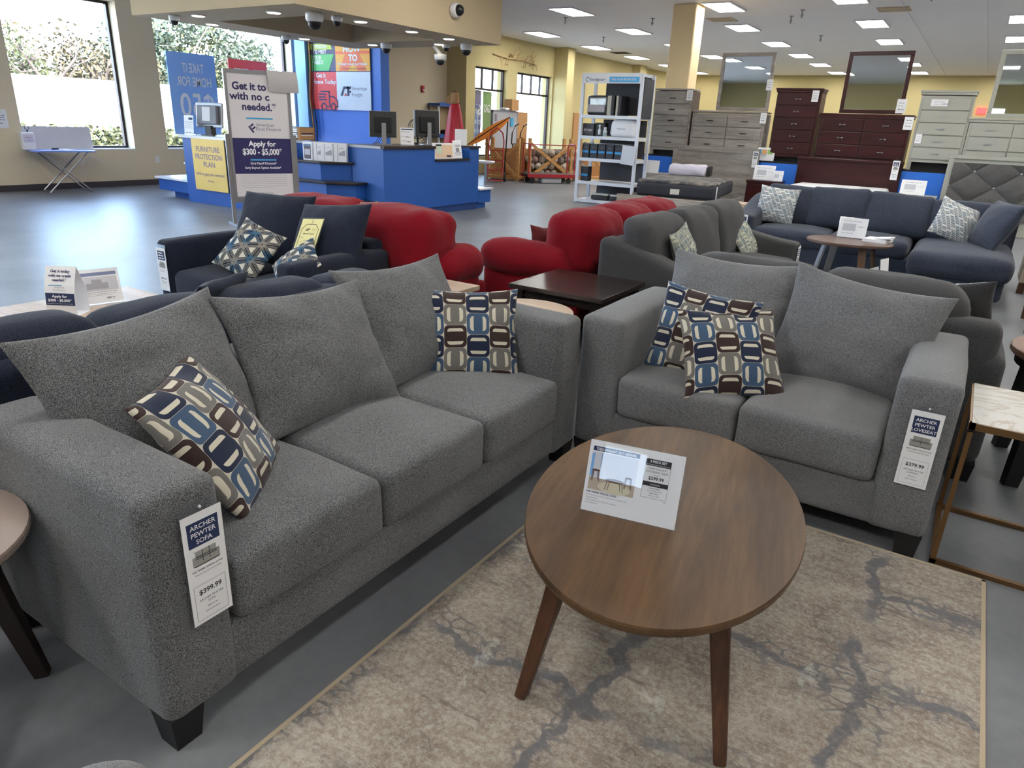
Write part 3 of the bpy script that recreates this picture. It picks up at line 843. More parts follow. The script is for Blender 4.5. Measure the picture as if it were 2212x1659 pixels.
MB().lathe([(.047, 0), (.047, .0003)], 28, sy=.36, m=Matrix.Translation((-.05, -.0022, -.026)) @ Matrix.Rotation(R(90), 4, 'X')).build('printed_rug', plain('printed_rug', (210, 202, 176), .6), cs)
pm = MB(); ye = -.0026
def ptab(cx, cz, rx, rz, hh, sp):
    pm.lathe([(1, 0), (1, .0003)], 22, sx=rx, sy=rz, m=Matrix.Translation((cx, ye, cz)) @ Matrix.Rotation(R(90), 4, 'X'))
    for sx in (-1, 1):
        for d in (0, .5):
            pm.bar((cx + sx * rx * (.75 - d * .5), ye - .0002, cz - rz * .4), (cx + sx * rx * (.95 - d * .55), ye - .0002, cz - hh + d * .008 * (1 if sx > 0 else -.3)), .0022, .0004, .0015, .0004, (0, 1, 0))
ptab(-.05, -.004, .028, .006, .030, .9); ptab(-.108, .018, .012, .003, .032, .8); ptab(-.012, .012, .011, .0028, .032, .8)
pm.build('printed_tables', pic_wood, cs)
mb = MB(); mb.box(-.098, -.096, ye, -.002, .03, .068).box(-.126, -.118, ye, -.002, 0, .066); mb.build('printed_curtain', MT['blue_light'], cs)
rect(cs, 'set_band', MT['ink'], .028, .1, .062, .081); rect(cs, 'size_band', MT['ink'], .028, .1, .004, .016)
letter(cs, [('3 PIECE SET', .064, .0715, .0068, {'bold': .02}), ('SET INCLUDES 1 COFFEE TABLE, 2 END TABLES', .064, .0645, .0026, {'w': .066}), ('DIMENSIONS', .064, .008, .0036)], MT['white_ink'], 'band_lettering', -.003)
letter(cs, [('THEO WALNUT', .064, .052, .0052), ('OCCASIONAL TABLES', .064, .043, .0052, {'w': .062}), ('1-9910-S-CT', .064, .035, .003), ('$299.99', .064, .0225, .0098, {'bold': .025}),
            ('COFFEE TABLE:', .064, -.003, .0034, {'bold': .01}), ('47"W X 32"D X 18"H', .064, -.010, .0034), ('END TABLE:', .064, -.017, .0034, {'bold': .01}), ('20"DIA. X 22"H', .064, -.024, .0034),
            ('THEO', .096, -.036, .0025)], MT['ink'], 'price_lettering', -.0024)
letter(cs, [('WE THINK YOU\'LL LOVE:', -.128, -.0495, .0058, {'align': 'L', 'bold': .02})], MT['navy_ink'], 'heading_lettering', -.0024)
letter(cs, [('MID-CENTURY DESIGN WITH ROUND TABLE TOPS & TAPERED LEGS', -.126, -.058, .0034, {'align': 'L', 'w': .118}), ('WALNUT FINISH', -.126, -.0655, .0034, {'align': 'L'}),
            ('SET INCLUDES 1 COFFEE TABLE AND 2 END TABLES', -.126, -.073, .0034, {'align': 'L', 'w': .092}), ('ALL IN ONE BOX', -.126, -.0805, .0034, {'align': 'L'})], MT['grey_ink'], 'body_lettering', -.0024)
mb = MB()
for (a, b, c, d) in ((.028, .1, .016, .081), (.028, .1, -.030, .006)):
    mb.box(a, a + .0006, -.0022, -.0016, c, d).box(b - .0006, b, -.0022, -.0016, c, d).box(a, b, -.0022, -.0016, c, c + .0006)
mb.build('box_lines', MT['ink'], cs)

# ---------------------------------------------------------------- left end table and the chair corner
def round_end_table(name, label, loc, r, h, mat, legmat, yaw=0.0, legs=4, spread=(.55, .88), lw=(.06, .038)):
    t = thing(name, label, 'table', loc, yaw)
    MB().lathe([(r * .98, h - .026), (r, h - .018), (r, h - .006), (r * .992, h)], 48).build('tabletop', mat, t)
    for k in range(legs):
        a = 2 * pi * k / legs + pi / 4
        MB().bar((cos(a) * r * spread[0], sin(a) * r * spread[0], h - .027), (cos(a) * r * spread[1], sin(a) * r * spread[1], 0), lw[0], lw[0] * .8, lw[1], lw[1] * .8).build('leg', legmat, t, False, .004)
    return t
round_end_table('end_table', 'round end table with dark splayed legs left of the near sofa arm', (-1.88, .36, 0), .29, .56, plain('taupe_veneer', (142, 126, 118), .35), plain('dark_brown_leg', (44, 32, 30), .45), R(48))

ch = thing('accent_chair', 'grey textured chair top at the bottom left corner', 'chair', (-.735, .06, .012), R(77))
MB().soft(-.3, .3, -.3, .2, .2, .38, .06, (0, 0, 0, 0, 0, .03)).build('seat', MT['grey_tweed_fine'], ch, True)
MB().soft(-.26, .3, .16, .3, .16, .545, .07, (0, 0, .03, .03, 0, .02), 8, .014, 7).build('backrest', MT['grey_tweed_fine'], ch, True)
MB().soft(.16, .3, -.3, .3, .16, .54, .07, (0, 0, 0, .02, 0, .02), 8, .014, 7).build('arm', MT['grey_tweed_fine'], ch, True)
for x in (-.25, .25):
    for y in (-.24, .25): MB().bar((x, y, .22), (x, y, 0), .05, .05, .035, .035).build('leg', MT['black_wood'], ch)
# ---------------------------------------------------------------- navy set behind the grey sofa
nv = thing('navy_sofa', 'navy blue sofa seen from behind, back to back with the grey sofa', 'sofa', (-2.27, 2.66, 0), R(-90))
# local: +X runs towards the viewpoint (-Y), front is -X in the room
Ln, Dn = 2.3, .86
MB().soft(.1, Ln - .1, -Dn, -.03, .1, .3, .03).build('base', MT['navy'], nv, True)
MB().soft(.02, Ln - .02, -.17, 0, .1, .78, .05, (0, 0, 0, .01, 0, .01)).build('backrest', MT['navy'], nv, True)
for x in (0, Ln - .2): MB().soft(x, x + .2, -Dn, -.02, .1, .64, .035, (.01, .01, 0, 0, 0, .01)).build('arm', MT['navy'], nv, True)
for k in range(2): MB().soft(.2 + k * .95, .2 + (k + 1) * .95 - .006, -Dn - .01, -.16, .28, .46, .05, (0, 0, .01, 0, 0, .04)).build('seat_cushion', MT['navy'], nv, True)
for k, (x0, x1, zt) in enumerate(((.12, .50, .80), (.50, 1.0, .815), (1.0, 1.5, .825), (1.5, 2.2, .85))): MB().soft(x0, x1 - .012, -.30, -.05, .44, zt, .075, (.012, .012, .03, .02, 0, .012), 9, .012, 4, seed=k).build('back_cushion', MT['navy'], nv, True)
c = MB().pillow(.34, .36, .14, 18, .05).build('back_cushion', MT['navy'], nv, True); c.matrix_basis = Matrix.Translation((.93, -.34, .70)) @ Matrix.Rotation(R(20), 4, 'Z') @ Matrix.Rotation(R(-32), 4, 'X')
feet(nv, Ln, -Dn, MT['black_matte'], .1)

lv = thing('navy_loveseat', 'navy blue two-seat loveseat with slim arms left of the middle', 'loveseat', (-4.68, 2.75, 0), 0)
Lv, Dv = 1.38, .9
MB().soft(.08, Lv - .08, .03, Dv - .02, .09, .28, .03).build('base', MT['navy'], lv, True)
MB().soft(.06, Lv - .06, Dv - .17, Dv - .01, .09, .72, .05).build('backrest', MT['navy'], lv, True)
for x in (0, Lv - .15): MB().soft(x, x + .15, 0, Dv - .03, .09, .655, .04, (.01, .01, .01, 0, 0, .01)).build('arm', MT['navy'], lv, True)
for k in range(2):
    w = (Lv - .3) / 2; MB().soft(.15 + k * w + .003, .15 + (k + 1) * w - .003, .0, Dv - .18, .27, .455, .05, (0, 0, .012, 0, 0, .04)).build('seat_cushion', MT['navy'], lv, True)
for k, (x, z, y) in enumerate(((.42, .71, .66), (1.06, .70, .6))):
    c = MB().pillow(.66, .54, .2, 22, .05, .005, k + 3).build('back_cushion', MT['navy'], lv, True)
    c.matrix_basis = Matrix.Translation((x, y, z)) @ Matrix.Rotation(R((8, -3)[k]), 4, 'Z') @ Matrix.Rotation(R(-27), 4, 'X') @ Matrix.Rotation(R((-1, -6)[k]), 4, 'Y')
feet(lv, Lv, Dv, MT['black_matte'], .1)
throw_pillow('pillow with a triangle band print standing on its corner on the navy loveseat', (-4.04, 3.03, .625), 17, -40, -70, .40, .39, MT['star'], 5, .14)
throw_pillow('triangle band pillow half hidden behind the right arm of the navy loveseat', (-3.52, 2.98, .60), -12, -48, 30, .36, .34, MT['star'], 6, .14)
hang_tag('price tag on the left arm of the navy loveseat', (-4.60, 2.738, .46), R(0), None, None, None, 2)
yt = thing('clearance_tag', 'yellow handwritten clearance sheet on the navy back cushion', 'tag', (-3.63, 3.19, .75), R(0), R(-33), R(-6))
MB().box(-.10, .10, .0, .0015, -.135, .135).build('sleeve', MT['acrylic'], yt)
MB().box(-.093, .093, -.002, -.0005, -.128, .125).build('sheet', plain('pale_yellow_paper', (222, 214, 150), .7), yt)
mb = MB()
pts = [(-.075, -.11), (.075, -.11), (.075, .05), (.04, .085), (-.04, .085), (-.075, .05)]
for i in range(6):
    a, b = pts[i], pts[(i + 1) % 6]; mb.bar((a[0], -.003, a[1]), (b[0], -.003, b[1]), .003, .0006, up=(0, 1, 0))
mb.bar((0, -.003, .085), (.005, -.003, .12), .002, .0006, up=(0, 1, 0)); mb.build('tag_outline', MT['ink'], yt)
letter(yt, [('AF', -.02, .035, .022, {'bold': .03, 'shear': .3}), ('American', .02, .048, .006, {'align': 'L'}), ('Freight', .02, .038, .006, {'align': 'L'}), ("Manager's Special", 0, .012, .010, {'bold': .02})], MT['ink'], 'lettering', -.003)
scribble(yt, [(-.06, -.035, -.012, .004), (-.03, .04, -.034, .006), (-.06, -.03, -.045, .004), (-.02, .05, -.06, .007), (-.06, -.03, -.075, .004), (-.01, .04, -.092, .006)], MT['grey_ink'], None, -.003)

# light wood coffee table of the navy set
lt = thing('wood_coffee_table', 'washed oak coffee table at the left edge behind the navy sofa', 'table', (-4.33, 1.0, 0), 0)
MB().box(0, .66, 0, 1.33, .405, .45).build('tabletop', MT['oak_light'], lt, False, .004)
for x in (.03, .57):
    for y in (.03, 1.24): MB().box(x, x + .06, y, y + .06, 0, .405).build('leg', MT['oak_light'], lt)
tc = thing('tent_card', 'curved white tent card about no-credit financing on the washed oak table', 'card', (-3.945, 1.79, .45), R(33))
def tent(t, w, h, d):
    for sg in (-1, 1):
        mb = MB(); n = 8; pr = []
        for k in range(n + 1):
            u = k / n; pr.append((sg * (d * (1 - u) + .018 * sin(pi * u)), h * u))
        for k in range(n): mb.quad((-w, pr[k][0], pr[k][1]), (w, pr[k][0], pr[k][1]), (w, pr[k + 1][0], pr[k + 1][1]), (-w, pr[k + 1][0], pr[k + 1][1]))
        mb.build('panel', MT['white'], t, True)
    MB().box(-w, w, -d, d, 0, .0015).build('panel', MT['white'], t)
tent(tc, .058, .215, .045); tc.scale = (1.35, 1.25, 1.18)
def tent_print(t, rows, band):
    """printing follows the sloping face"""
    def on(z): return -(.045 * (1 - z / .215) + .018 * sin(pi * z / .215)) - .0012
    mbw = {}
    for s, z, hh, mat, o in rows:
        mb = mbw.setdefault(mat, MB())
        b0 = MB(); text_mesh(b0, s, 0, z, hh, **o)
        for v in b0.b.verts: v.co.y = on(v.co.z) - .0012
        me = bpy.data.meshes.new('tmp'); b0.b.to_mesh(me); b0.b.free(); mb.b.from_mesh(me); bpy.data.meshes.remove(me)
    mb = MB()
    for z0, z1, x0, x1 in band:
        mb.quad((x0, on(z0), z0), (x1, on(z0), z0), (x1, on(z1), z1), (x0, on(z1), z1))
    mb.build('blue_band', MT['navy_ink'], t)
    for k, b in mbw.items():
        me = bpy.data.meshes.new('lettering'); b.b.to_mesh(me); b.b.free(); ob = bpy.data.objects.new('lettering', me); COL.objects.link(ob); me.materials.append(MT[k]); ob.parent = t
tent_print(tc, [('Get it today', .190, .011, 'purple_ink', {'bold': .03}), ('with no credit', .172, .011, 'purple_ink', {'bold': .03}), ('needed.*', .154, .011, 'purple_ink', {'bold': .03}),
                ('American', .124, .007, 'grey_ink', {}), ('First Finance', .113, .007, 'grey_ink', {}), ('Apply for', .084, .011, 'white_ink', {'bold': .03}), ('$300 - $5,000*', .066, .011, 'white_ink', {'bold': .03}),
                ('Early Payoff Discount*  Early Buyout Option Available*', .055, .003, 'white_ink', {'w': .1})], [(.048, .102, -.056, .056)])
MB().box(-.026, .026, -.062, -.0615, .140, .144).build('blue_rule', MT['sky_ink'], tc)

def acrylic_stand(name, label, loc, yaw, tilt, w, h, base=.07):
    """clear L-shaped stand with a printed sheet; origin at the middle of its foot"""
    t = thing(name, label, 'sign', loc, yaw)
    m = Matrix.Rotation(tilt, 4, 'X')
    MB().box(-w, w, 0, .002, 0.003, h, m).build('acrylic_front', MT['acrylic'], t)
    MB().box(-w, w, -.01, base, 0, .003).build('acrylic_foot', MT['acrylic'], t)
    MB().box(-w + .003, w - .003, -.0012, -.0002, .006, h - .003, m).build('sheet', MT['white'], t)
    return t, m
def print_lines(t, m, rows, mat, y=-.002):
    mb = MB()
    for s, x, z, hh, o in rows: text_mesh(mb, s, x, z, hh, y=y, m=m, **o)
    me = bpy.data.meshes.new('lettering'); mb.b.to_mesh(me); mb.b.free(); ob = bpy.data.objects.new('lettering', me); COL.objects.link(ob); me.materials.append(mat); ob.parent = t
a, m = acrylic_stand('acrylic_sign', 'clear acrylic sign beside the tent card on the washed oak table', (-4.01, 1.99, .45), R(76), R(-14), .125, .20)
MB().box(-.075, .11, -.003, -.0018, .16, .178, m).build('title_band', plain('faded_navy_print', (120, 130, 160), .6), a)
MB().box(-.075, .11, -.003, -.0018, .075, .152, m).build('printed_picture', plain('printed_pale_grey', (196, 196, 202), .6), a)
mb = MB(); mb.box(-.05, .06, -.0042, -.0032, .085, .118, m).box(-.02, .03, -.0042, -.0032, .118, .138, m); mb.build('printed_bed', plain('printed_mid_grey', (160, 158, 164), .6), a)
scribble(a, [(-.06, .1, .066, .004), (-.06, .09, .056, .0025), (-.06, .07, .048, .0025), (.04, .08, .03, .008)], MT['grey_ink'], m, -.0045)

# ---------------------------------------------------------------- puffy red set
def puffy(name, label, cat, loc, yaw, L, D, n, ay=0.0):
    """over-stuffed seat: rolled back cushions, pillow arms; front -Y"""
    t = thing(name, label, cat, loc, yaw); mt = MT['red']
    MB().soft(.06, L - .06, .02, D - .04, .06, .36, .04).build('base', mt, t, True)
    MB().soft(.2, L - .2, D - .26, D - .02, .06, .74, .07, (0, 0, 0, .015, 0, 0), 7, .008, 4).build('backrest', mt, t, True)
    for x in (0, L - .27):
        MB().soft(x + .02, x + .25, ay, D - .1, .06, .46, .06).build('arm_front', mt, t, True)
        MB().soft(x - .015, x + .285, ay - .04, D - .12, .38, .64, .125, (.02, .02, .02, 0, .0, .03), 8, .014, 5, seed=int(x * 7)).build('arm', mt, t, True)
    w = (L - .5) / n
    for k in range(n):
        MB().soft(.25 + k * w, .25 + (k + 1) * w - .004, -.02, D - .28, .3, .5, .08, (0, 0, .02, 0, 0, .05), 8, .006).build('seat_cushion', mt, t, True)
        wb = (L - .16) / n
        MB().soft(.08 + k * wb, .08 + (k + 1) * wb - .01, D - .40, D + .03, .44, .905, .12, (.004, .004, .03, .03, 0, .015), 10, .018, 5, seed=k * 5 + 2).build('back_cushion', mt, t, True)
    feet(t, L, D, MT['black_matte'], .07)
    return t
puffy('red_loveseat', 'over-stuffed red loveseat with its back to the navy loveseat', 'loveseat', (-2.95, 4.42, 0), R(180), 1.78, .74, 2, .16)
puffy('red_sofa', 'over-stuffed red sofa running away behind the charcoal sofa', 'sofa', (-3.16, 6.5, 0), R(-90), 2.0, .9, 3)
throw_pillow('dark red printed pillow showing beside the arm of the red loveseat', (-3.2, 4.02, .62), 150, -20, 10, .4, .34, plain('dark_red_print', (92, 20, 24), .9, var=.5, vs=30), 8)
throw_pillow('dark red printed pillow by the near arm of the red sofa', (-2.80, 4.92, .60), 80, -25, 10, .32, .30, plain('dark_red_print', (92, 20, 24), .9, var=.5, vs=30), 9)
throw_pillow('small tan printed pillow peeping over the middle of the red loveseat back', (-3.83, 3.98, .75), 170, -15, 4, .36, .34, plain('tan_print', (150, 120, 96), .9, var=.4, vs=30), 10)

# ---------------------------------------------------------------- charcoal set
def slope_arm(mb, x0, x1, D, zf, zb, z0=.09):
    """arm whose top sweeps up to the back"""
    def tp(a, b, c, q):
        u = (b + 1) / 2; top = zf + (zb - zf) * (u * u * (3 - 2 * u)); h = (zb - z0) / 2
        z = z0 - (z0 + zb) / 2 + (q.z + h) * (top - z0) / (zb - z0); return (q.x, q.y, z)
    return mb.soft(x0, x1, 0, D, z0, zb, .05, (.012, .012, .01, 0, 0, 0), 12, 0, taper=tp)
cc = thing('charcoal_sofa', 'charcoal grey three-cushion sofa with sloping arms facing right', 'sofa', (-1.22, 4.44, 0), R(90))
Lc, Dc = 2.42, .9
MB().soft(.1, Lc - .1, .02, Dc - .03, .08, .3, .03).build('base', MT['charcoal'], cc, True)
MB().soft(.05, Lc - .05, Dc - .18, Dc, .08, .78, .06).build('backrest', MT['charcoal'], cc, True)
slope_arm(MB(), 0, .2, Dc, .58, .79).build('arm', MT['charcoal'], cc, True); slope_arm(MB(), Lc - .2, Lc, Dc, .60, .72).build('arm', MT['charcoal'], cc, True)
for k in range(3):
    w = (Lc - .4) / 3; MB().soft(.2 + k * w, .2 + (k + 1) * w - .005, -.01, Dc - .2, .28, .47, .05, (0, 0, .01, 0, 0, .04)).build('seat_cushion', MT['charcoal'], cc, True)
    MB().soft(.06 + k * .78, .06 + (k + 1) * .78 - .015, Dc - .33, Dc - .10, .46, .925, .085, (.008, .008, .04, .02, 0, .012), 9, .014, 4, seed=k + 4,
              taper=lambda a, b, c, q: (q.x, q.y - .06 * (1 - c) * .9, q.z)).build('back_cushion', MT['charcoal'], cc, True)
feet(cc, Lc, Dc, MT['black_matte'], .09)
throw_pillow('dashed print pillow seen edge-on at the near end of the charcoal sofa', (-1.64, 4.9, .66), 92, -20, -8, .42, .42, MT['dash_v'], 11, .13, None, MT['charcoal'])
throw_pillow('dashed print pillow leaning at the far end of the charcoal sofa', (-1.70, 6.58, .63), 84, -40, -2, .46, .46, MT['dash_v'], 12, .13)
hang_tag('price tag on the far arm of the charcoal sofa', (-1.212, 6.74, .42), R(90), None, None, None, 3)

cd = thing('charcoal_loveseat', 'charcoal loveseat seen from behind, directly behind the grey loveseat', 'loveseat', (.29, 4.55, 0), R(180))
Ld, Dd = 1.61, .92
MB().soft(.1, Ld - .1, .02, Dd - .03, .08, .3, .03).build('base', MT['charcoal'], cd, True)
MB().soft(.04, Ld - .04, Dd - .18, Dd, .08, .76, .06, (0, 0, 0, .01, 0, 0)).build('backrest', MT['charcoal'], cd, True)
for x in (0, Ld - .21): slope_arm(MB(), x, x + .21, Dd, .58, .62).build('arm', MT['charcoal'], cd, True)
for k in range(2):
    w = (Ld - .42) / 2; MB().soft(.21 + k * w, .21 + (k + 1) * w - .005, -.01, Dd - .2, .28, .47, .05, (0, 0, .01, 0, 0, .04)).build('seat_cushion', MT['charcoal'], cd, True)
    MB().soft(.2 + k * .66, .2 + (k + 1) * .66 - .01, Dd - .34, Dd - .04, .45, .88 - .0 * k, .1, (.02, .02, .04, .03, 0, .015), 9, .012, 4, seed=k + 9).build('back_cushion', MT['charcoal'], cd, True)
feet(cd, Ld, Dd, MT['black_matte'], .09)
throw_pillow('printed pillow corner sticking out at the right end of the charcoal loveseat', (.0, 4.06, .70), 185, -30, 12, .44, .38, MT['dash'], 13, .13, None, MT['charcoal'])

# ---------------------------------------------------------------- small tables in the gap
bt = thing('square_side_table', 'black square table in the gap between the red and charcoal sofas', 'table', (-2.36, 3.68, 0), 0)
MB().box(0, .66, 0, .66, .52, .55).build('tabletop', MT['black_wood'], bt, False, .004)
MB().box(.05, .61, .05, .61, .46, .52).build('apron', MT['black_wood'], bt)
for x in (.03, .57):
    for y in (.03, .57): MB().box(x, x + .06, y, y + .06, 0, .52).build('leg', MT['black_wood'], bt)
round_end_table('oak_end_table', 'round pale oak table in the corner between the grey sofa and grey loveseat', (-2.02, 3.33, 0), .285, .5, MT['oak_light'], MT['walnut_dark'], 0, 4, (.5, .8))
tt = thing('tan_corner_table', 'pale wood table corner showing behind the last cushion of the grey sofa', 'table', (-3.18, 3.08, 0), 0)
MB().box(0, .6, 0, .6, .47, .5).build('tabletop', MT['oak_light'], tt)
for x in (.03, .51):
    for y in (.03, .41): MB().box(x, x + .06, y, y + .06, 0, .47).build('leg', MT['oak_light'], tt)

# ---------------------------------------------------------------- right side: marble table, dark round table
mt_ = thing('marble_table', 'white marble coffee table with a thin gold frame at the right edge', 'table', (.165, 2.78, 0), 0)
MB().box(.008, 1.242, .008, .512, .562, .582).build('tabletop', MT['marble'], mt_, False, .002)
mb = MB()
for y in (.01, .51):
    mb.box(0, 1.25, y - .01, y + .01, .555, .58).box(0, 1.25, y - .01, y + .01, 0, .018)
for x in (.012, 1.238): mb.box(x - .01, x + .01, 0, .52, .555, .58).box(x - .01, x + .01, 0, .52, 0, .018)
mb.build('frame', MT['gold'], mt_)
for x in (.012, 1.238):
    for y in (.01, .51): MB().box(x - .008, x + .008, y - .008, y + .008, .018, .545).build('leg', MT['gold'], mt_)
dt = thing('dark_round_table', 'round brown-topped table with thick black legs at the far right edge', 'table', (.68, 4.02, 0), R(20))
MB().lathe([(.36, .575), (.37, .585), (.37, .61), (.365, .615)], 40).build('tabletop', plain('brown_top', (128, 96, 80), .35), dt)
MB().lathe([(.34, .53), (.345, .575)], 40).build('apron', MT['black'], dt)
for k in range(4):
    a = pi / 2 * k + .5; MB().bar((cos(a) * .3, sin(a) * .3, .54), (cos(a) * .36, sin(a) * .36, 0), .1, .07, .06, .05).build('leg', MT['black'], dt)
mb = MB()
for k in range(4):
    a = pi / 2 * k + .5; b = a + pi / 2; mb.bar((cos(a) * .335, sin(a) * .335, .2), (cos(b) * .335, sin(b) * .335, .2), .03)
mb.build('stretcher', MT['black'], dt)

# low table with two upright cards, beyond the charcoal loveseat
ft = thing('low_table', 'low dark table hidden beyond the charcoal loveseat under two upright cards', 'table', (-.75, 5.0, 0), 0)
MB().box(0, .9, 0, .55, .41, .45).build('tabletop', MT['black_wood'], ft)
for x in (.03, .81):
    for y in (.03, .46): MB().box(x, x + .06, y, y + .06, 0, .41).build('leg', MT['black_wood'], ft)
for (x, y, h, l) in ((-.345, 5.2, .32, 'taller upright white card seen edge-on above the charcoal loveseat'), (-.40, 5.17, .26, 'shorter upright white card seen edge-on above the charcoal loveseat')):
    acrylic_stand('acrylic_sign', l, (x, y, .45), R(75), R(-10), .07, h)
# ---------------------------------------------------------------- service counter
cn = thing('service_counter', 'blue stepped service counter with dark tops and a low right step', 'counter', (-7.65, 8.28, 0), 0)
def wp(pts): return [(x + 7.65, y - 8.28) for x, y in pts]
BP, TR = MT['blue_paint'], MT['dark_trim']
# right wing with its recess, left wing
mb = MB(); mb.prism(wp([(-8.4, 8.28), (-7.65, 8.28), (-7.65, 9.52), (-8.4, 9.52)]), 0.12, 1.06)
mb.prism(wp([(-8.4, 9.52), (-7.65, 9.52), (-7.65, 10.5), (-8.4, 10.5)]), .12, .86)
mb.prism(wp([(-8.4, 9.52), (-8.1, 9.52), (-8.1, 10.5), (-8.4, 10.5)]), .86, 1.06)
mb.prism(wp([(-8.4, 10.5), (-7.65, 10.5), (-7.65, 10.78), (-8.4, 10.78)]), .12, 1.06)
mb.build('right_wing', BP, cn)
MB().prism(wp([(-8.4, 8.28), (-7.67, 8.28), (-7.67, 10.78), (-8.4, 10.78)]), 0, .12).build('toe_kick', plain('toe_kick_blue', (24, 58, 116), .6), cn)
mb = MB(); mb.prism(wp([(-11.5, 7.5), (-10.0, 7.5), (-10.0, 8.42), (-11.5, 8.42)]), 0.0, 1.06)
mb.build('left_wing', BP, cn)
mb = MB(); mb.prism(wp([(-10.0, 8.36), (-7.66, 8.28), (-7.66, 8.42), (-10.0, 8.42)]), 0, 1.06); mb.build('back_panel', MT['blue_paint'], cn)
mb = MB(); mb.prism(wp([(-8.45, 8.27), (-7.62, 8.27), (-7.62, 9.52), (-8.45, 9.52)]), 1.06, 1.1).prism(wp([(-8.45, 9.52), (-8.08, 9.52), (-8.08, 10.5), (-8.45, 10.5)]), 1.06, 1.1)
mb.prism(wp([(-8.45, 10.5), (-7.62, 10.5), (-7.62, 10.8), (-8.45, 10.8)]), 1.06, 1.1); mb.build('right_top', TR, cn)
MB().prism(wp([(-11.55, 7.46), (-9.97, 7.46), (-9.97, 8.47), (-11.55, 8.47)]), 1.06, 1.1).build('left_top', plain('pale_laminate', (196, 200, 206), .3), cn)
MB().prism(wp([(-9.97, 8.32), (-8.45, 8.27), (-7.68, 8.25), (-7.68, 8.27), (-8.45, 8.45), (-9.97, 8.47)]), 1.06, 1.1).build('back_top', plain('grey_laminate', (150, 152, 160), .3), cn)
MB().prism(wp([(-8.08, 9.54), (-7.62, 9.54), (-7.62, 10.49), (-8.08, 10.49)]), .86, .89).build('recess_shelf', TR, cn)
for k, (zt, yk, xk) in enumerate(((.83, 7.92, -8.28), (.55, 7.76, -8.0), (.28, 7.62, -7.76))):
    pl = [(-9.98, 8.36), (-9.98, yk), (xk - .38, yk), (xk, yk + .3), (xk + .02, 8.27)]
    MB().prism(wp([(-9.98, 8.36), (-9.98, yk + .06), (xk - .42, yk + .06), (xk - .06, yk + .33), (xk - .04, 8.27)]), (.0, 0.0, 0)[k], zt - .035).build('riser', BP, cn)
    MB().prism(wp(pl), zt - .035, zt).build('tread', TR, cn, False, .008)
mb = MB(); mb.prism(wp([(-8.4, 10.8), (-7.66, 10.8), (-7.66, 11.2), (-8.4, 11.2)]), .1, .33); mb.prism(wp([(-8.4, 10.8), (-7.72, 10.8), (-7.72, 11.12), (-8.4, 11.12)]), 0, .1)
mb.prism(wp([(-8.4, 10.8), (-7.95, 10.8), (-7.95, 11.05), (-8.4, 11.05)]), .33, .58); mb.build('right_step', BP, cn)
MB().prism(wp([(-8.42, 10.8), (-7.62, 10.8), (-7.62, 11.24), (-8.42, 11.24)]), .33, .36).prism(wp([(-8.42, 10.8), (-7.92, 10.8), (-7.92, 11.08), (-8.42, 11.08)]), .58, .61).build('right_step_top', MT['white_gloss'], cn)
mb = MB(); mb.prism(wp([(-12.55, 7.62), (-11.5, 7.55), (-11.5, 8.4), (-12.55, 8.4)]), .12, .32); mb.prism(wp([(-12.3, 7.75), (-11.5, 7.68), (-11.5, 8.35), (-12.3, 8.35)]), 0, .12)
mb.prism(wp([(-11.8, 7.75), (-11.5, 7.7), (-11.5, 8.35), (-11.8, 8.35)]), .32, .6); mb.build('left_step', BP, cn)
MB().prism(wp([(-12.6, 7.58), (-11.46, 7.5), (-11.46, 8.44), (-12.6, 8.44)]), .32, .35).prism(wp([(-11.85, 7.7), (-11.46, 7.66), (-11.46, 8.4), (-11.85, 8.4)]), .6, .63).build('left_step_top', MT['white_gloss'], cn)

def panel(name, label, cat, loc, yaw, x0, x1, z0, z1, mat, d=.012, part='board', tilt=0.0, group=None):
    t = thing(name, label, cat, loc, yaw, tilt, 0, group); MB().box(x0, x1, -d, 0, z0, z1).build(part, mat, t); return t
yp = panel('yellow_poster', 'yellow furniture protection poster on the left end of the blue counter', 'poster', (-10.75, 7.455, .65), 0, -.43, .43, -.41, .41, plain('poster_yellow', (232, 196, 104), .6), .012)
letter(yp, [('FURNITURE', 0, .21, .085, {'bold': .02, 'w': .62}), ('PROTECTION', 0, .09, .085, {'bold': .02, 'w': .70}), ('PLAN', 0, -.03, .085, {'bold': .02, 'w': .30}), ("We've got you covered", 0, -.17, .05, {'bold': .015, 'w': .74}), ('Ask how', 0, -.27, .035, {'bold': .015})],
       plain('poster_grey_ink', (146, 120, 128), .6, var=0), 'lettering', -.014)

# things on the counter
def flat_monitor(label, loc, yaw, w, h, zc, pole=True, tilt=-6):
    t = thing('monitor', label, 'monitor', loc, R(yaw))
    m = Matrix.Translation((0, 0, zc)) @ Matrix.Rotation(R(tilt), 4, 'X')
    MB().box(-w / 2, w / 2, -.02, .025, -h / 2, h / 2, m).build('casing', MT['black'], t, False, .006)
    MB().box(-w / 2 - .008, w / 2 + .008, .02, .034, -h / 2 - .008, h / 2 + .008, m).build('bezel', MT['grey_metal'], t, False, .003)
    MB().box(-w * .32, w * .32, -.05, -.02, -h * .34, h * .26, m).build('rear_hump', MT['black_matte'], t, False, .01)
    MB().bar((.02, -.06, .0), (.02, -.055, zc + .02), .07, .03).build('stand', MT['grey_metal'], t)
    MB().prism([(-.13, -.16), (.15, -.16), (.15, .05), (-.13, .05)], 0, .015).build('foot', MT['grey_metal'], t)
    mb = MB()
    for k in range(3): mb.tube([(-.05 + .03 * k, -.04, zc - h / 2 + .02), (-.12 + .03 * k, -.07, zc - h * .75), (-.16, -.05, .02)], .005, 5)
    mb.build('cable', MT['black'], t); return t
flat_monitor('black monitor seen from behind on the counter, left of the two', (-8.18, 8.86, 1.1), 38, .42, .38, .31)
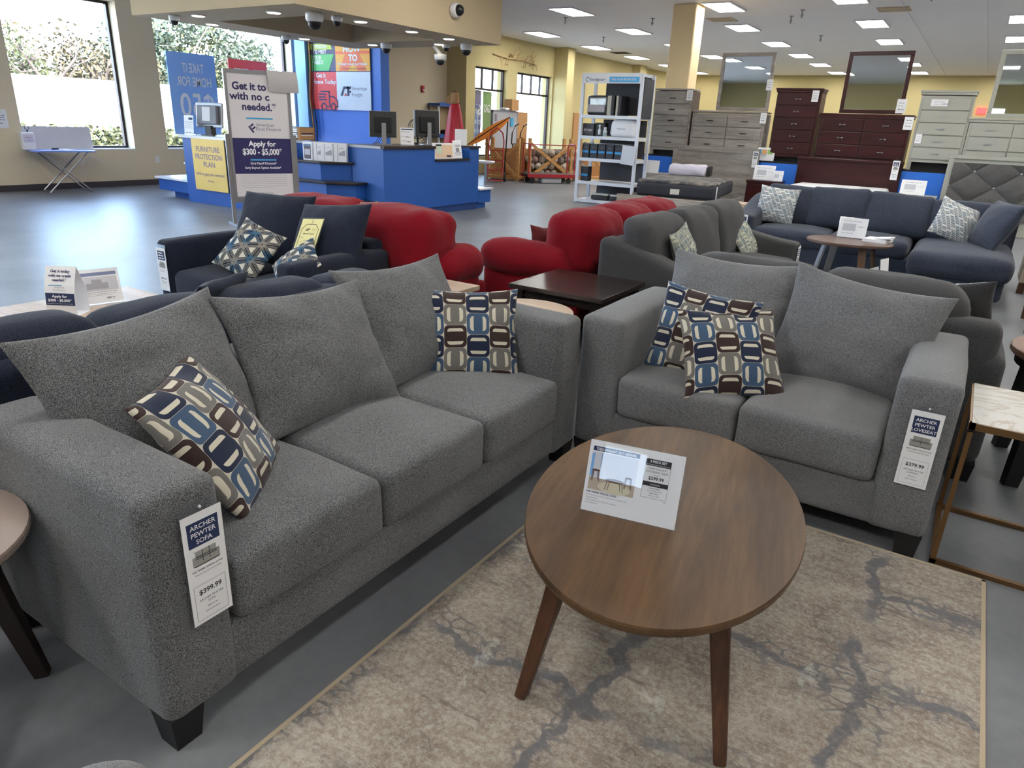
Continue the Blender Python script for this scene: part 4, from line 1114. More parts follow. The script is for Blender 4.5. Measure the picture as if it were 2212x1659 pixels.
flat_monitor('black monitor on a tall grey stand, right of the two on the counter', (-8.13, 9.90, 1.1), 62, .44, .42, .34, tilt=-3)
lm = thing('old_monitor', 'grey monitor facing away on the left wing of the counter', 'monitor', (-11.2, 7.85, 1.1), R(14))
m = Matrix.Translation((0, 0, .33)) @ Matrix.Rotation(R(-6), 4, 'X')
MB().box(-.27, .27, 0, .04, -.2, .2, m).build('bezel', MT['grey_metal'], lm, False, .01)
MB().box(-.2, .2, -.07, 0, -.15, .15, m).build('casing', plain('grey_plastic', (128, 130, 136), .5), lm, False, .01)
MB().box(-.08, .08, -.075, -.07, -.1, .12, m).build('sticker', MT['paper'], lm)
MB().box(-.06, .06, -.06, .06, 0, .16).box(-.12, .12, -.1, .1, 0, .02).build('stand', MT['black'], lm)
kb = MB().box(-.2, .2, -.07, .07, 0, .02).box(-.18, .18, -.05, .05, .02, .03).build('keyboard', MT['white']); kb.location = (-10.6, 7.72, 1.1); tag(kb, 'pale keyboard beside the grey monitor on the counter', 'keyboard')
a, m = acrylic_stand('acrylic_sign', 'small sale flyer stand left of the grey monitor', (-11.47, 7.62, 1.1), R(8), R(-5), .11, .31)
MB().box(.0, .09, -.003, -.0018, .24, .28, m).build('printed_block', MT['navy_ink'], a); scribble(a, [(-.09, .09, .2, .012), (-.09, .09, .17, .008), (-.09, .07, .14, .008), (-.09, .09, .11, .008), (-.08, .08, .03, .02)], MT['grey_ink'], m)
a, m = acrylic_stand('acrylic_sign', 'upright white instruction sheet between the two counter monitors', (-8.0, 9.24, 1.1), R(62), R(-4), .12, .27)
MB().box(-.1, .1, -.003, -.0018, .235, .252, m).build('title_band', MT['navy_ink'], a); scribble(a, [(-.1, .04, .2, .01), (-.1, .02, .13, .01), (-.02, .06, .12, .014), (-.1, .0, .06, .01), (0, .06, .045, .02)], MT['grey_ink'], m)
wb = MB().box(-.1, .1, -.08, .08, 0, .27).build('white_box', MT['white']); wb.location = (-7.95, 10.64, 1.1); wb.rotation_euler.z = R(30); tag(wb, 'white box standing at the right end of the counter', 'box')
# boxes of mattress protectors on the top step
def pbox(x, yaw, w, label, kind):
    t = thing('protector_box', label, 'box', (x[0], x[1], .83), R(yaw), group='protector boxes on the top step of the counter'); h = .27
    MB().box(-w / 2, w / 2, -.06, .06, 0, h).build('carton', MT['white'], t, False, .002)
    if kind == 'brown':
        MB().box(-w * .38, w * .38, -.062, -.0605, .02, h * .88).build('printed_panel', plain('brown_print', (92, 78, 84), .6), t); MB().box(-w * .3, w * .3, -.0635, -.062, h * .3, h * .62).build('printed_bed', plain('pale_print', (190, 184, 190), .6), t); MB().box(-w * .4, w * .4, -.0636, -.062, h * .78, h * .9).build('title_band', plain('blue_grey_print', (104, 118, 146), .6), t)
    else:
        mb = MB(); mb.prism([(-w * .1, 0), (w * .42, 0), (w * .42, .07), (w * .36, .085), (0, .05), (-w * .1, .045)], -.0625, -.061, Matrix(((1, 0, 0, 0), (0, 0, 1, 0), (0, 1, 0, .09), (0, 0, 0, 1)))); mb.build('printed_mattress', plain('grey_print', (168, 170, 178), .6), t)
        scribble(t, [(-.02, .06, .2, .009)], MT['grey_ink'], None, -.0625)
        MB().box(-w * .2, -w * .17, -.0625, -.061, .01, h - .01).build('printed_edge', MT['grey_ink'], t)
    return t
pbox((-9.0, 8.06), 2, .2, 'white carton with a dark printed bed, left of the row on the counter step', 'brown')
pbox((-8.82, 8.1), 24, .16, 'slim white carton beside the dark printed one on the counter step', 'white')
pbox((-8.66, 8.12), 24, .2, 'white carton with a printed mattress, middle of the row on the counter step', 'white')
pbox((-8.46, 8.2), 28, .2, 'white carton with a printed mattress, right end of the row on the counter step', 'white')
# papers in the recess
a, m = acrylic_stand('acrylic_sign', 'tan flyer holder in the recess of the counter', (-7.72, 9.86, .89), R(78), R(-8), .24, .26)
MB().box(-.18, .2, -.0032, -.0015, .02, .23, m).build('tan_flyer', plain('tan_flyer', (222, 192, 160), .7), a); MB().box(-.16, -.03, -.0045, -.0034, .08, .22, m).build('green_chart', plain('pale_green_print', (200, 212, 190), .7), a)
MB().box(-.16, -.04, -.0055, -.0046, .205, .235, m).build('dark_heading', MT['ink'], a); MB().box(.06, .16, -.0055, -.0034, .03, .06, m).build('blue_car', MT['navy_ink'], a)
a, m = acrylic_stand('acrylic_sign', 'pale leaflet stand at the right of the counter recess', (-7.70, 10.24, .89), R(80), R(-12), .1, .3)
scribble(a, [(-.06, .07, .22, .014), (-.06, .06, .2, .01), (-.07, .07, .09, .014), (-.06, .07, .06, .01)], MT['navy_ink'], m); MB().box(-.04, .04, -.003, -.0015, .11, .18, m).build('printed_block', MT['grey_ink'], a)
# ledger papers on the left of the blue wall
pb = thing('paper_stack', 'stack of papers and folders on the counter beside the large sign', 'papers', (-9.9, 8.55, 1.1), R(10))
rn = random.Random(3)
for k in range(7):
    z = .012 + k * .03; MB().box(-.22 + rn.uniform(-.05, .05), .22 + rn.uniform(-.05, .05), -.15, .15, z, z + rn.uniform(.006, .016)).build('sheet', MT['white'] if k % 3 else MT['navy_ink'], pb)
MB().box(-.25, .25, -.18, .18, 0, .012).box(.2, .25, -.18, .18, 0, .2).build('tray', MT['cardboard'], pb)

# ---------------------------------------------------------------- large financing sign
sg = thing('sign_stand', 'tall grey-framed financing sign on legs in front of the counter', 'sign', (-8.66, 6.28, 0), R(68.7))
SW = .97
for x_ in (0, SW - .05): MB().box(x_, x_ + .05, -.02, .02, 0, 1.22).build('stand_post', MT['grey_metal'], sg)
mb = MB(); mb.box(.05, SW - .05, -.015, .015, .31, .35).box(-.0, SW, -.25, .25, 0, .03).build('crossbar', MT['grey_metal'], sg)
fr = MB(); fr.box(.045, .085, -.028, .014, .35, 2.03).box(SW - .085, SW - .045, -.028, .014, .35, 2.03).box(.085, SW - .085, -.028, .014, 1.985, 2.03).box(.085, SW - .085, -.028, .014, .35, .395); fr.build('frame', MT['grey_metal'], sg)
bd = MB().box(.085, SW - .085, -.018, .0, .395, 1.985).build('board', plain('sign_white', (216, 210, 212), .45, var=.01), sg)
cx = SW / 2
MB().box(.086, SW - .086, -.0205, -.0185, .70, 1.17).build('blue_field', plain('sign_indigo', (40, 36, 88), .45, var=0), sg)
MB().box(cx - .19, cx + .17, -.0205, -.0185, 1.415, 1.435).box(cx - .18, cx + .18, -.0225, -.0205, .875, .895).build('blue_rule', MT['sky_ink'], sg)
letter(sg, [('Get it to', cx - .115, 1.785, .095, {'bold': .035, 'w': .45}), ('with no c', cx - .12, 1.66, .095, {'bold': .03, 'w': .53}), ('needed.*', cx + .0, 1.53, .095, {'bold': .03, 'w': .46})], MT['purple_ink'], 'heading_lettering', -.0195)
letter(sg, [('American', cx + .06, 1.325, .042, {'w': .25}), ('First Finance', cx + .105, 1.27, .045, {'w': .34})], plain('slate_ink', (92, 92, 122), .6, var=0), 'company_lettering', -.0195)
letter(sg, [('Apply for', cx, 1.065, .07, {'bold': .03, 'w': .38}), ('$300 - $5,000*', cx - .005, .955, .08, {'bold': .03, 'w': .54})], MT['white_ink'], 'offer_lettering', -.0225)
letter(sg, [('Early Payoff Discount*', cx, .825, .03, {'bold': .02, 'w': .36}), ('Early Buyout Option Available*', cx - .01, .765, .03, {'bold': .02, 'w': .50})], MT['white_ink'], 'terms_lettering', -.0225)
lg = MB()
for (x, z, r) in ((-.125, 1.335, 40), (-.145, 1.30, -50), (-.10, 1.30, 40), (-.12, 1.265, -50)):
    lg.box(-.022 if r > 0 else -.03, .03 if r > 0 else .03, -.0205, -.019, -.011, .011, Matrix.Translation((cx + x, 0, z)) @ Matrix.Rotation(R(-r), 4, 'Y'))
lg.build('logo', MT['purple_ink'], sg)
scribble(sg, [(.15, .80, .665 - .026 * k, .0075) for k in range(6)] + [(.18, .6, .51, .0075)], plain('fine_print_ink', (168, 156, 164), .7, var=0), None, -.0188)
letter(sg, [('AmericanFirstFinance.com', cx - .06, .425, .022, {})], MT['purple_ink'], 'web_lettering', -.0195)
fl_ = MB(); n = 8
for k in range(n):
    def pp(u): return (-.034 - .02 * sin(u * pi), 2.045 - u * .27)
    a0, a1 = pp(k / n), pp((k + 1) / n)
    xa, xb = k / n * .02, (k + 1) / n * .02
    fl_.quad((.61 + xa, a0[0], a0[1]), (SW + .05 + xa, a0[0] - .01, a0[1]), (SW + .05 + xb, a1[0] - .01, a1[1]), (.61 + xb, a1[0], a1[1]))
fl_.quad((.61, .03, 2.04), (SW + .05, .03, 2.04), (SW + .05, -.044, 2.045), (.61, -.034, 2.045))
fo = fl_.build('folded_sheet', plain('translucent_sheet', (186, 180, 180), .6), None, True); fo.matrix_basis = sg.matrix_basis.copy(); tag(fo, 'pale plastic sheet folded over the top right corner of the large sign', 'sheet')

# ---------------------------------------------------------------- blue wall with posters
structure(MB().box(-14.45, -11.68, 12.62, 12.9, 0, HC).build('blue_wall', MT['blue_lit']))
pl = MB().box(-14.29, -13.95, 12.5, 12.6, .0, 3.6).build('pale_blue_board', MT['blue_light']); tag(pl, 'pale blue upright board at the left of the blue wall', 'board')
for k, (x, l) in enumerate(((-13.86, 'tan cable bundle hanging beside the pale blue board'), (-13.76, 'dark cable hanging beside the posters'))):
    c = MB().tube([(x, 12.56, 3.6), (x + .02, 12.55, 2.6), (x - .04, 12.54, 1.9), (x + .03, 12.55, 1.2), (x, 12.56, .9)], .022 if k == 0 else .014, 6).build('cable', (MT['cardboard'], MT['dark_metal'])[k]); tag(c, l, 'cable')
def poster(name, label, x0, x1, z0, z1, mat): return panel(name, label, 'poster', ((x0 + x1) / 2, 12.6, (z0 + z1) / 2), 0, -(x1 - x0) / 2, (x1 - x0) / 2, -(z1 - z0) / 2, (z1 - z0) / 2, mat, .02, group='posters on the blue wall')
PX = (-13.92, -13.03, -11.96)
p = poster('green_poster', 'green and navy poster at the upper left of the poster block', PX[0], PX[1], 2.47, 3.25, plain('poster_navy', (52, 50, 100), .55))
MB().prism([(-.44, -.38), (.22, -.38), (.40, -.03), (-.44, -.03)], -.024, -.021, Matrix(((1, 0, 0, 0), (0, 0, 1, 0), (0, 1, 0, 0), (0, 0, 0, 1)))).build('green_field', plain('poster_green', (66, 182, 84), .55), p)
MB().prism([(-.44, .075), (.36, .075), (.28, .2), (-.44, .2)], -.024, -.021, Matrix(((1, 0, 0, 0), (0, 0, 1, 0), (0, 1, 0, 0), (0, 0, 0, 1)))).build('lime_field', plain('poster_lime', (176, 206, 60), .55), p)
letter(p, [('OPTIONS', -.05, .10, .075, {'bold': .03}), ('TO MEET', -.06, -.01, .08, {'bold': .03}), ('YOUR', -.17, -.135, .085, {'bold': .02}), ('NEEDS', -.12, -.235, .085, {'bold': .02})], MT['white_ink'], 'lettering', -.026)
p = poster('orange_poster', 'orange how-to protection poster at the upper right of the poster block', PX[1], PX[2], 2.47, 3.25, plain('poster_orange', (238, 170, 42), .55))
MB().box(-.53, .53, -.0235, -.021, -.03, .03).build('red_stripe', plain('poster_red_orange', (238, 100, 40), .55), p)
MB().prism([(-.44, -.38), (-.16, -.38), (.02, -.2), (.16, -.38), (.44, -.38), (.2, .0), (-.2, .0)], -.0228, -.0208, Matrix(((1, 0, 0, 0), (0, 0, 1, 0), (0, 1, 0, 0), (0, 0, 0, 1)))).build('big_letter_shape', plain('poster_flame', (236, 110, 46), .55), p)
letter(p, [('HOW', .0, .01, .14, {'bold': .05, 'w': .56}), ('TO', .02, -.175, .135, {'bold': .05, 'w': .28}), ('Protect your purchase', 0, -.265, .06, {'bold': .02, 'w': .90})], MT['white_ink'], 'lettering', -.026)
letter(p, [('Protection plans available', .05, -.345, .03, {'w': .70})], MT['ink'], 'small_lettering', -.026)
p = poster('red_poster', 'red delivery poster with a navy truck at the lower left of the poster block', PX[0], PX[1], 1.64, 2.46, plain('poster_red', (232, 62, 62), .55))
letter(p, [('Get it', -.06, .29, .10, {'bold': .02}), ('Home Today', .04, .15, .10, {'bold': .02, 'w': .78})], MT['white_ink'], 'lettering', -.022)
tr = MB(); B = lambda x0, x1, z0, z1: tr.box(x0, x1, -.024, -.021, z0, z1)
B(-.10, .2, -.03, .0); B(.17, .2, -.32, .0); B(.2, .34, -.14, -.11); tr.bar((.33, -.0225, -.12), (.46, -.0225, -.22), .03, .003, up=(0, 1, 0)); B(.44, .47, -.36, -.21); B(.37, .47, -.36, -.33); B(.08, .24, -.36, -.33); B(-.1, -.06, -.36, -.33)
B(-.16, .08, -.09, -.06); B(-.16, .06, -.15, -.12); B(-.16, .1, -.21, -.18)
for cxw in (.0, .31):
    for k in range(16):
        a0, a1 = 2 * pi * k / 16, 2 * pi * (k + 1) / 16; tr.bar((cxw + .075 * cos(a0), -.0225, -.35 + .075 * sin(a0)), (cxw + .075 * cos(a1), -.0225, -.35 + .075 * sin(a1)), .035, .003, up=(0, 1, 0))
tr.build('truck_symbol', MT['purple_ink'], p)
p = poster('white_poster', 'pale poster with a navy letter logo at the lower right of the poster block', PX[1], PX[2], 1.64, 2.46, plain('poster_pale', (212, 222, 234), .55))
letter(p, [('American', .19, .02, .085, {'w': .46}), ('Freight', .12, -.11, .085, {'w': .33})], plain('slate_ink2', (86, 98, 132), .6, var=0), 'lettering', -.022)
lg = MB(); Z = Matrix(((1, 0, 0, 0), (0, 0, 1, 0), (0, 1, 0, 0), (0, 0, 0, 1)))
lg.prism([(-.42, -.1), (-.35, -.1), (-.28, .05), (-.2, .05), (-.2, -.1), (-.13, -.1), (-.13, .1), (-.31, .1)], -.024, -.021, Z).prism([(-.2, .05), (-.08, .05), (-.06, .1), (-.2, .1)], -.024, -.021, Z).prism([(-.14, -.03), (-.08, -.03), (-.07, .01), (-.14, .01)], -.024, -.021, Z); lg.build('logo', MT['navy_ink'], p)
MB().prism([(-.3, -.1), (-.25, -.03), (-.2, -.1), (-.23, -.1), (-.25, -.07), (-.27, -.1)], -.0262, -.0242, Z).build('logo_flame', plain('logo_red', (220, 52, 52), .55), p)

# ---------------------------------------------------------------- left wall details
def window_poster(name, label, y0, y1, z0, z1, mat, rows, extra=None):
    t = thing(name, label, 'poster', (-14.73, (y0 + y1) / 2, z0), R(90)); w = (y1 - y0) / 2
    MB().box(-w, w, 0, .01, 0, z1 - z0).build('sheet', mat, t)
    letter(t, rows, POSTER_WHITE, 'lettering', -.003); return t
def poster_mat(name, c, tl=.12):
    m = M(name, .6); m.col(lin(c)); m.p.inputs['Transmission Weight'].default_value = 0
    tr_ = m.nt.nodes.new('ShaderNodeBsdfTranslucent'); tr_.inputs[0].default_value = (*lin(c), 1)
    mx = m.nt.nodes.new('ShaderNodeMixShader'); mx.inputs[0].default_value = tl
    m.nt.links.new(m.p.outputs[0], mx.inputs[1]); m.nt.links.new(tr_.outputs[0], mx.inputs[2]); m.nt.links.new(mx.outputs[0], m.out.inputs[0]); return m.m
POSTER_WHITE = poster_mat('poster_white_print', (244, 246, 250), .0)
window_poster('blue_window_poster', 'large blue reversed-lettering poster taped inside the second window', 9.46, 10.6, 1.0, 2.63, poster_mat('window_blue', (150, 190, 232)),
              [('TAKE IT', .02, 1.25, .19, {'mirror': True, 'bold': .02, 'w': .52}), ('HOME FOR', .02, .98, .19, {'mirror': True, 'bold': .02, 'w': .82}), ('$50', .04, .36, .5, {'mirror': True, 'bold': .01, 'w': .82})])
window_poster('red_window_poster', 'red reversed-lettering poster inside the second window, behind the large sign', 10.95, 12.0, 1.0, 2.62, poster_mat('window_red', (244, 120, 120)), [('FREE', .03, 1.16, .28, {'mirror': True, 'bold': .03, 'w': .84})])
fb = MB().box(0, 1.22, 0, .03, 0, .39).build('white_board', plain('foam_board', (206, 204, 210), .6)); pose(fb, (-14.62, 6.4, .722), R(90), R(-6)); tag(fb, 'white board leaning in the sill of the left window', 'board')
tb = thing('folding_table', 'small blue folding table with crossed grey legs under the left window', 'table', (-14.05, 6.75, 0), R(78))
MB().prism([(-.5, -.22), (-.42, -.3), (.42, -.3), (.5, -.22), (.5, .22), (.42, .3), (-.42, .3), (-.5, .22)], .70, .725).build('tabletop', plain('table_blue', (112, 130, 190), .35), tb)
for y in (-.24, .24):
    MB().tube([(-.36, y, .70), (.34, y, .012)], .012, 6).build('leg', MT['steel'], tb); MB().tube([(.36, y * .9, .70), (-.34, y * .9, .012)], .012, 6).build('leg', MT['steel'], tb)
MB().tube([(.34, -.24, .012), (.34, .24, .012)], .012, 6).tube([(-.34, -.22, .012), (-.34, .22, .012)], .012, 6).build('foot_bar', MT['steel'], tb)
o = MB().box(-.16, .16, -.11, .11, 0, .006).build('papers', MT['paper']); o.location = (-14.12, 6.85, .726); tag(o, 'loose papers lying on the blue folding table', 'papers')
o = MB().tube([(0, 0, 0), (.15, .03, .012)], .014, 6).build('pen', MT['black']); o.location = (-14.1, 6.62, .742); tag(o, 'dark pen on the blue folding table', 'pen')
hb = thing('clothes_hanger', 'white hanger hanging from the end of the blue folding table', 'hanger', (-14.0, 7.22, .70), R(75))
MB().tube([(0, 0, 0), (.0, 0, -.06), (.01, 0, -.1)], .006, 6).build('hook', MT['white'], hb); MB().tube([(-.17, 0, -.24), (-.12, 0, -.17), (.01, 0, -.1), (.16, 0, -.16), (.21, 0, -.21)], .008, 6).build('arms', MT['white'], hb)
o = thing('collection_box', 'white box with a paper front on the left window sill', 'box', (-14.36, 6.36, .722), R(80)); MB().box(-.1, .1, -.07, .07, 0, .29).build('carton', MT['white'], o); MB().box(-.08, .08, -.072, -.0705, .12, .25).build('label', plain('lilac_paper', (206, 200, 216), .7), o)
scribble(o, [(-.04, .04, .2, .012), (-.02, .03, .15, .012)], MT['grey_ink'], None, -.0735); o2 = MB()
for sx in (-1, 1): o2.tube([(0, 0, 0)] + [(sx * (.03 + .05 * sin(pi * k / 8)) * sin(pi * k / 8), .0, .02 + .12 * k / 8) for k in range(1, 9)], .006, 5)
o2 = o2.build('ribbon_bow', MT['dark_metal']); o2.location = (-14.36, 6.38, 1.012); tag(o2, 'dark ribbon bow on top of the sill box', 'bow')
o = thing('wall_outlet', 'white outlet low on the wall between the two windows', 'outlet', (-14.5, 8.83, .505), R(90)); MB().box(-.04, .04, -.008, 0, -.06, .06).build('plate', MT['white'], o); MB().box(-.015, .015, -.012, -.008, .01, .04).box(-.015, .015, -.012, -.008, -.04, -.01).build('sockets', plain('ivory', (206, 200, 188), .5), o)
o = thing('wall_notice', 'paper notice taped to the wall at the left edge', 'notice', (-14.495, 6.02, 1.07), R(90)); MB().box(-.14, .14, -.003, 0, 0, .31).build('sheet', MT['paper'], o)
scribble(o, [(-.1, .1, .2, .022), (-.1, .09, .165, .022), (-.1, .1, .13, .022), (-.06, .05, .07, .03)], plain('blue_grey_ink', (110, 124, 150), .6, var=0), None, -.004)
structure(MB().box(-14.7, -14.45, 7.0, 8.1, 3.36, 3.44).build('trim_7', plain('blind_rail', (196, 180, 150), .6)))
# ---------------------------------------------------------------- stock corner behind the counter
o = thing('fire_alarm', 'red fire alarm strobe on the wall above the monitors', 'alarm', (-13.85, 16.66, 2.32), R(90))
MB().box(-.06, .06, -.05, 0, -.09, .09).build('housing', plain('alarm_red', (176, 24, 34), .4), o, False, .01); MB().box(-.03, .03, -.07, -.05, -.05, -.01).build('strobe', MT['white_gloss'], o)
bs = thing('blue_shelving', 'tan shelving with blue edge strips against the wall behind the counter', 'shelf', (-13.8, 16.85, 0), R(90))
for k, z in enumerate((.55, 1.05, 1.9)): MB().box(0, 1.95, -.42, -.0, z, z + .06).box(0, 1.95, -.44, -.42, z - .02, z + .09).build('shelf', MT['blue_paint'], bs)
for x in (0, .95, 1.9): MB().box(x, x + .05, -.4, -.36, 0, 2.0).build('upright', MT['rack_white'], bs)
MB().box(.05, 1.9, -.06, -.03, .6, 1.9).build('back_board', plain('pegboard', (198, 178, 140), .8), bs)
o = MB().box(-.09, .09, -.01, 0, -.06, .06).build('shelf_label', MT['white']); pose(o, (-13.355, 18.2, 1.93), R(90)); tag(o, 'white label on the top strip of the blue shelving', 'label')
o = MB().soft(-.25, .25, -.15, .15, 0, .14, .07, wr=.02).build('dark_bag', MT['black_matte'], None, True); o.location = (-13.55, 17.5, 1.115); tag(o, 'dark lumpy bag on the middle of the blue shelving', 'bag')
# red drape hung from a paper-wrapped post
rc = thing('red_drape', 'shiny red drape hanging from a kraft paper topped stand behind the counter', 'drape', (-10.1, 13.27, 0), R(20))
mb = MB(); nn = 40; rows = [(1.88, .09), (1.82, .12), (1.55, .17), (1.3, .21), (1.0, .25), (.7, .28)]
rg = []
for z, r in rows: rg.append([mb.b.verts.new((r * (1 + .09 * sin(k * 2 * pi * 9 / nn) * (2 - z)) * cos(2 * pi * k / nn), r * .6 * (1 + .09 * sin(k * 2 * pi * 9 / nn) * (2 - z)) * sin(2 * pi * k / nn), z)) for k in range(nn)])
for i in range(len(rg) - 1):
    for k in range(nn): mb.b.faces.new((rg[i][k], rg[i][(k + 1) % nn], rg[i + 1][(k + 1) % nn], rg[i + 1][k]))
mb.b.faces.new(rg[0]); mb.build('cloth', plain('red_satin', (196, 20, 44), .38, var=.1), rc, True)
MB().soft(-.09, .09, -.08, .08, 1.85, 2.1, .05, wr=.015).box(-.19, -.08, -.02, .02, 1.86, 2.02).build('paper_head', MT['cardboard'], rc); MB().tube([(0, 0, 0), (0, 0, 1.87)], .03).lathe([(.25, 0), (.25, .03)], 16).build('stand', MT['grey_metal'], rc)
MB().box(-.07, .05, -.06, .06, 2.09, 2.13).build('cap', plain('brown_cap', (104, 76, 56), .8), rc)
o = thing('oscillating_fan', 'dark mesh desk fan behind the tall monitor on the counter', 'fan', (-8.38, 9.95, 1.1), R(40)); mb = MB()
for k in range(9): mb.tube([(.17 * cos(2 * pi * q / 16) * cos(pi * k / 9), -.05 * cos(2 * pi * q / 16), .25 + .17 * sin(2 * pi * q / 16)) for q in range(17)], .004, 4, False)
mb.build('cage', MT['black'], o); MB().tube([(0, 0, .02), (0, 0, .12)], .02).lathe([(.1, 0), (.1, .02)], 16).build('base', MT['black'], o)

# rack of rolled rugs: timber crates with crossed braces
def crate(label, loc, yaw, w, h, d):
    t = thing('timber_rack', label, 'rack', loc, yaw, group='raw timber racks by the far windows')
    for x in (0, w):
        for y in (0, d): MB().box(x - .04, x + .04, y - .04, y + .04, 0, h).build('post', MT['pine'], t)
    MB().bar((0, -.06, .12), (w, -.06, h - .15), .09, .03, up=(0, 1, 0)).build('brace', MT['pine'], t); MB().bar((0, -.09, h - .15), (w, -.09, .12), .09, .03, up=(0, 1, 0)).build('brace', MT['pine'], t)
    MB().box(-.05, w + .05, -.05, d + .05, .04, .12).build('floor_board', MT['pine'], t); MB().box(0, w, d - .02, d, .1, h * .75).build('back_board', MT['cardboard'], t); return t
crate('timber rack with crossed braces, nearest, right of the stool', (-11.75, 16.95, 0), R(10), .95, 1.12, .4)
crate('timber rack of rug rolls behind the red cart', (-10.62, 17.4, 0), R(55), 1.3, 1.15, .5)
crate('timber rack at the right, partly behind the white shelf unit', (-9.75, 18.75, 0), R(62), 1.1, 1.15, .5)
rn = random.Random(11); rollm = [plain('rug_roll_cream', (196, 184, 166), .8), plain('rug_roll_grey', (150, 140, 136), .8), plain('rug_roll_rose', (160, 134, 128), .8)]
roll0 = []
for q in range(3):
    r = MB().lathe([(.09, -.2), (.095, 0), (.09, .2)], 12, m=Matrix.Rotation(R(90), 4, 'X')).lathe([(.03, -.205), (.03, .205)], 8, m=Matrix.Rotation(R(90), 4, 'X')).build('rug_roll', rollm[q], None, True); roll0.append(r)
cnt = 0
for kx in range(9):
    for kz in range(4):
        if rn.random() < .12: continue
        u = kx * .2 + (kz % 2) * .1; px = -10.74 + u * cos(R(55)); py = 17.56 + u * sin(R(55)); z = .22 + kz * .185
        q = rn.randrange(3); src = roll0[q]
        if 'category' not in src: o = src
        else: o = src.copy(); COL.objects.link(o)
        o.rotation_euler = (0, 0, R(33 + rn.uniform(-4, 4))); o.location = (px + sin(R(55)) * .2 * 0, py, z)
        side = ['lowest', 'second', 'third', 'top'][kz]; tag(o, 'rolled rug end in the %s row of the timber rack, place %s from the left' % (side, ['first', 'second', 'third', 'fourth', 'fifth', 'sixth', 'seventh', 'eighth', 'ninth'][kx]), 'rug roll', 'rolled rugs in the timber racks'); cnt += 1
for r in roll0:
    if 'category' not in r: bpy.data.objects.remove(r)
# red platform cart and hand truck
RED = plain('cart_red', (170, 40, 50), .4)
pc = thing('platform_cart', 'red platform cart with two tubular hoops in front of the rug rolls', 'cart', (-10.2, 16.7, 0), R(50))
MB().box(0, 1.35, 0, .6, .2, .25).build('deck', plain('deck_grey', (84, 84, 88), .6), pc); MB().box(-.02, 1.37, -.02, .0, .16, .25).box(-.02, 1.37, .6, .62, .16, .25).build('deck_rim', RED, pc)
for x in (.02, 1.33): MB().tube([(x, .03, .2), (x, .03, .95), (x, .08, 1.02), (x, .52, 1.02), (x, .57, .95), (x, .57, .2)], .018, 6).build('hoop', RED, pc)
MB().tube([(.02, .03, 1.0), (1.33, .03, 1.0)], .014, 6).build('side_rail', RED, pc)
for x in (.15, 1.2):
    for y in (.08, .52): MB().lathe([(.07, -.02), (.07, .02)], 14, m=Matrix.Translation((x, y, .075)) @ Matrix.Rotation(R(90), 4, 'X')).box(x - .03, x + .03, y - .03, y + .03, .12, .2).build('caster', MT['black'], pc)
o = MB().soft(.0, .6, .05, .35, 0, .15, .05).build('plastic_bundle', MT['white'], None, True); pose(o, (-9.97, 17.05, .003), R(50)); tag(o, 'white wrapped bundle under the red platform cart', 'bundle')
ht = thing('hand_truck', 'red two-wheeled hand truck leaning by the timber rack', 'hand truck', (-11.05, 16.35, 0), R(30))
mb = MB()
for x in (-.2, .2): mb.tube([(x, .02, .15), (x, .25, 1.05)], .02, 6)
mb.tube([(-.2, .25, 1.05), (-.16, .3, 1.25), (0, .32, 1.38), (.16, .3, 1.25), (.2, .25, 1.05)], .02, 6)
for z in (.3, .55, .8): mb.tube([(-.2, .02 + z * .22, z), (.2, .02 + z * .22, z)], .015, 6)
mb.build('frame', RED, ht); MB().box(-.22, .22, -.2, .05, .03, .05).build('toe_plate', RED, ht)
for x in (-.26, .26): MB().lathe([(.12, -.03), (.12, .03)], 16, m=Matrix.Translation((x, .1, .12)) @ Matrix.Rotation(R(90), 4, 'Y')).build('wheel', MT['black'], ht)
st = thing('counter_stool', 'grey pedestal stool with a flat white seat beside the counter end', 'stool', (-10.28, 14.8, 0)); MB().lathe([(.17, 0), (.17, .02), (.04, .04), (.035, .56)], 20).build('pedestal', MT['steel'], st, False); MB().lathe([(.2, .56), (.22, .58), (.22, .61), (.2, .62)], 24).build('seat', MT['white_gloss'], st)
# panel, cardboard, sling
gp = thing('grey_panel', 'grey board with taped items leaning by the first far window', 'board', (-12.55, 18.36, .0), R(90)); MB().box(0, 1.36, 0, .05, .6, 1.85).build('board', plain('panel_grey', (172, 172, 178), .5), gp); MB().box(-.02, 1.38, -.01, .055, 1.82, 1.87).box(-.02, .02, -.01, .055, .6, 1.85).box(1.34, 1.38, -.01, .055, .6, 1.85).build('edging', plain('panel_edge', (128, 130, 140), .5), gp)
MB().box(.05, 1.3, .0, .05, 0, .6).build('stand', MT['cardboard'], gp); MB().box(.95, 1.12, -.03, 0, 1.42, 1.66).build('blue_tape', MT['sky_ink'], gp); MB().box(.12, .22, -.012, -.0, 1.55, 1.75).build('sticker', plain('sticker_grey', (140, 136, 146), .6), gp)
o = MB().box(0, .62, 0, .08, 0, 1.85).build('cardboard_sheet', MT['cardboard']); pose(o, (-12.6, 19.8, 0), R(90)); tag(o, 'tall brown cardboard sheet right of the grey board', 'cardboard')
o = MB().box(-.2, .2, -.14, .14, 0, .32).build('cardboard_box', MT['cardboard']); pose(o, (-12.6, 19.45, 1.875), R(90)); tag(o, 'small cardboard box balanced on the grey board', 'box')
o = MB().soft(-.12, .12, -.1, .1, 0, .07, .03).build('white_packet', MT['white'], None, True); pose(o, (-12.58, 19.05, 1.872), R(90)); tag(o, 'small white packet on top of the grey board', 'packet')
o = MB().box(0, .5, 0, .06, 0, 1.95).build('cardboard_sheet', MT['cardboard']); pose(o, (-12.55, 23.5, 0), R(90)); tag(o, 'brown upright board beside the tan pilaster', 'cardboard')
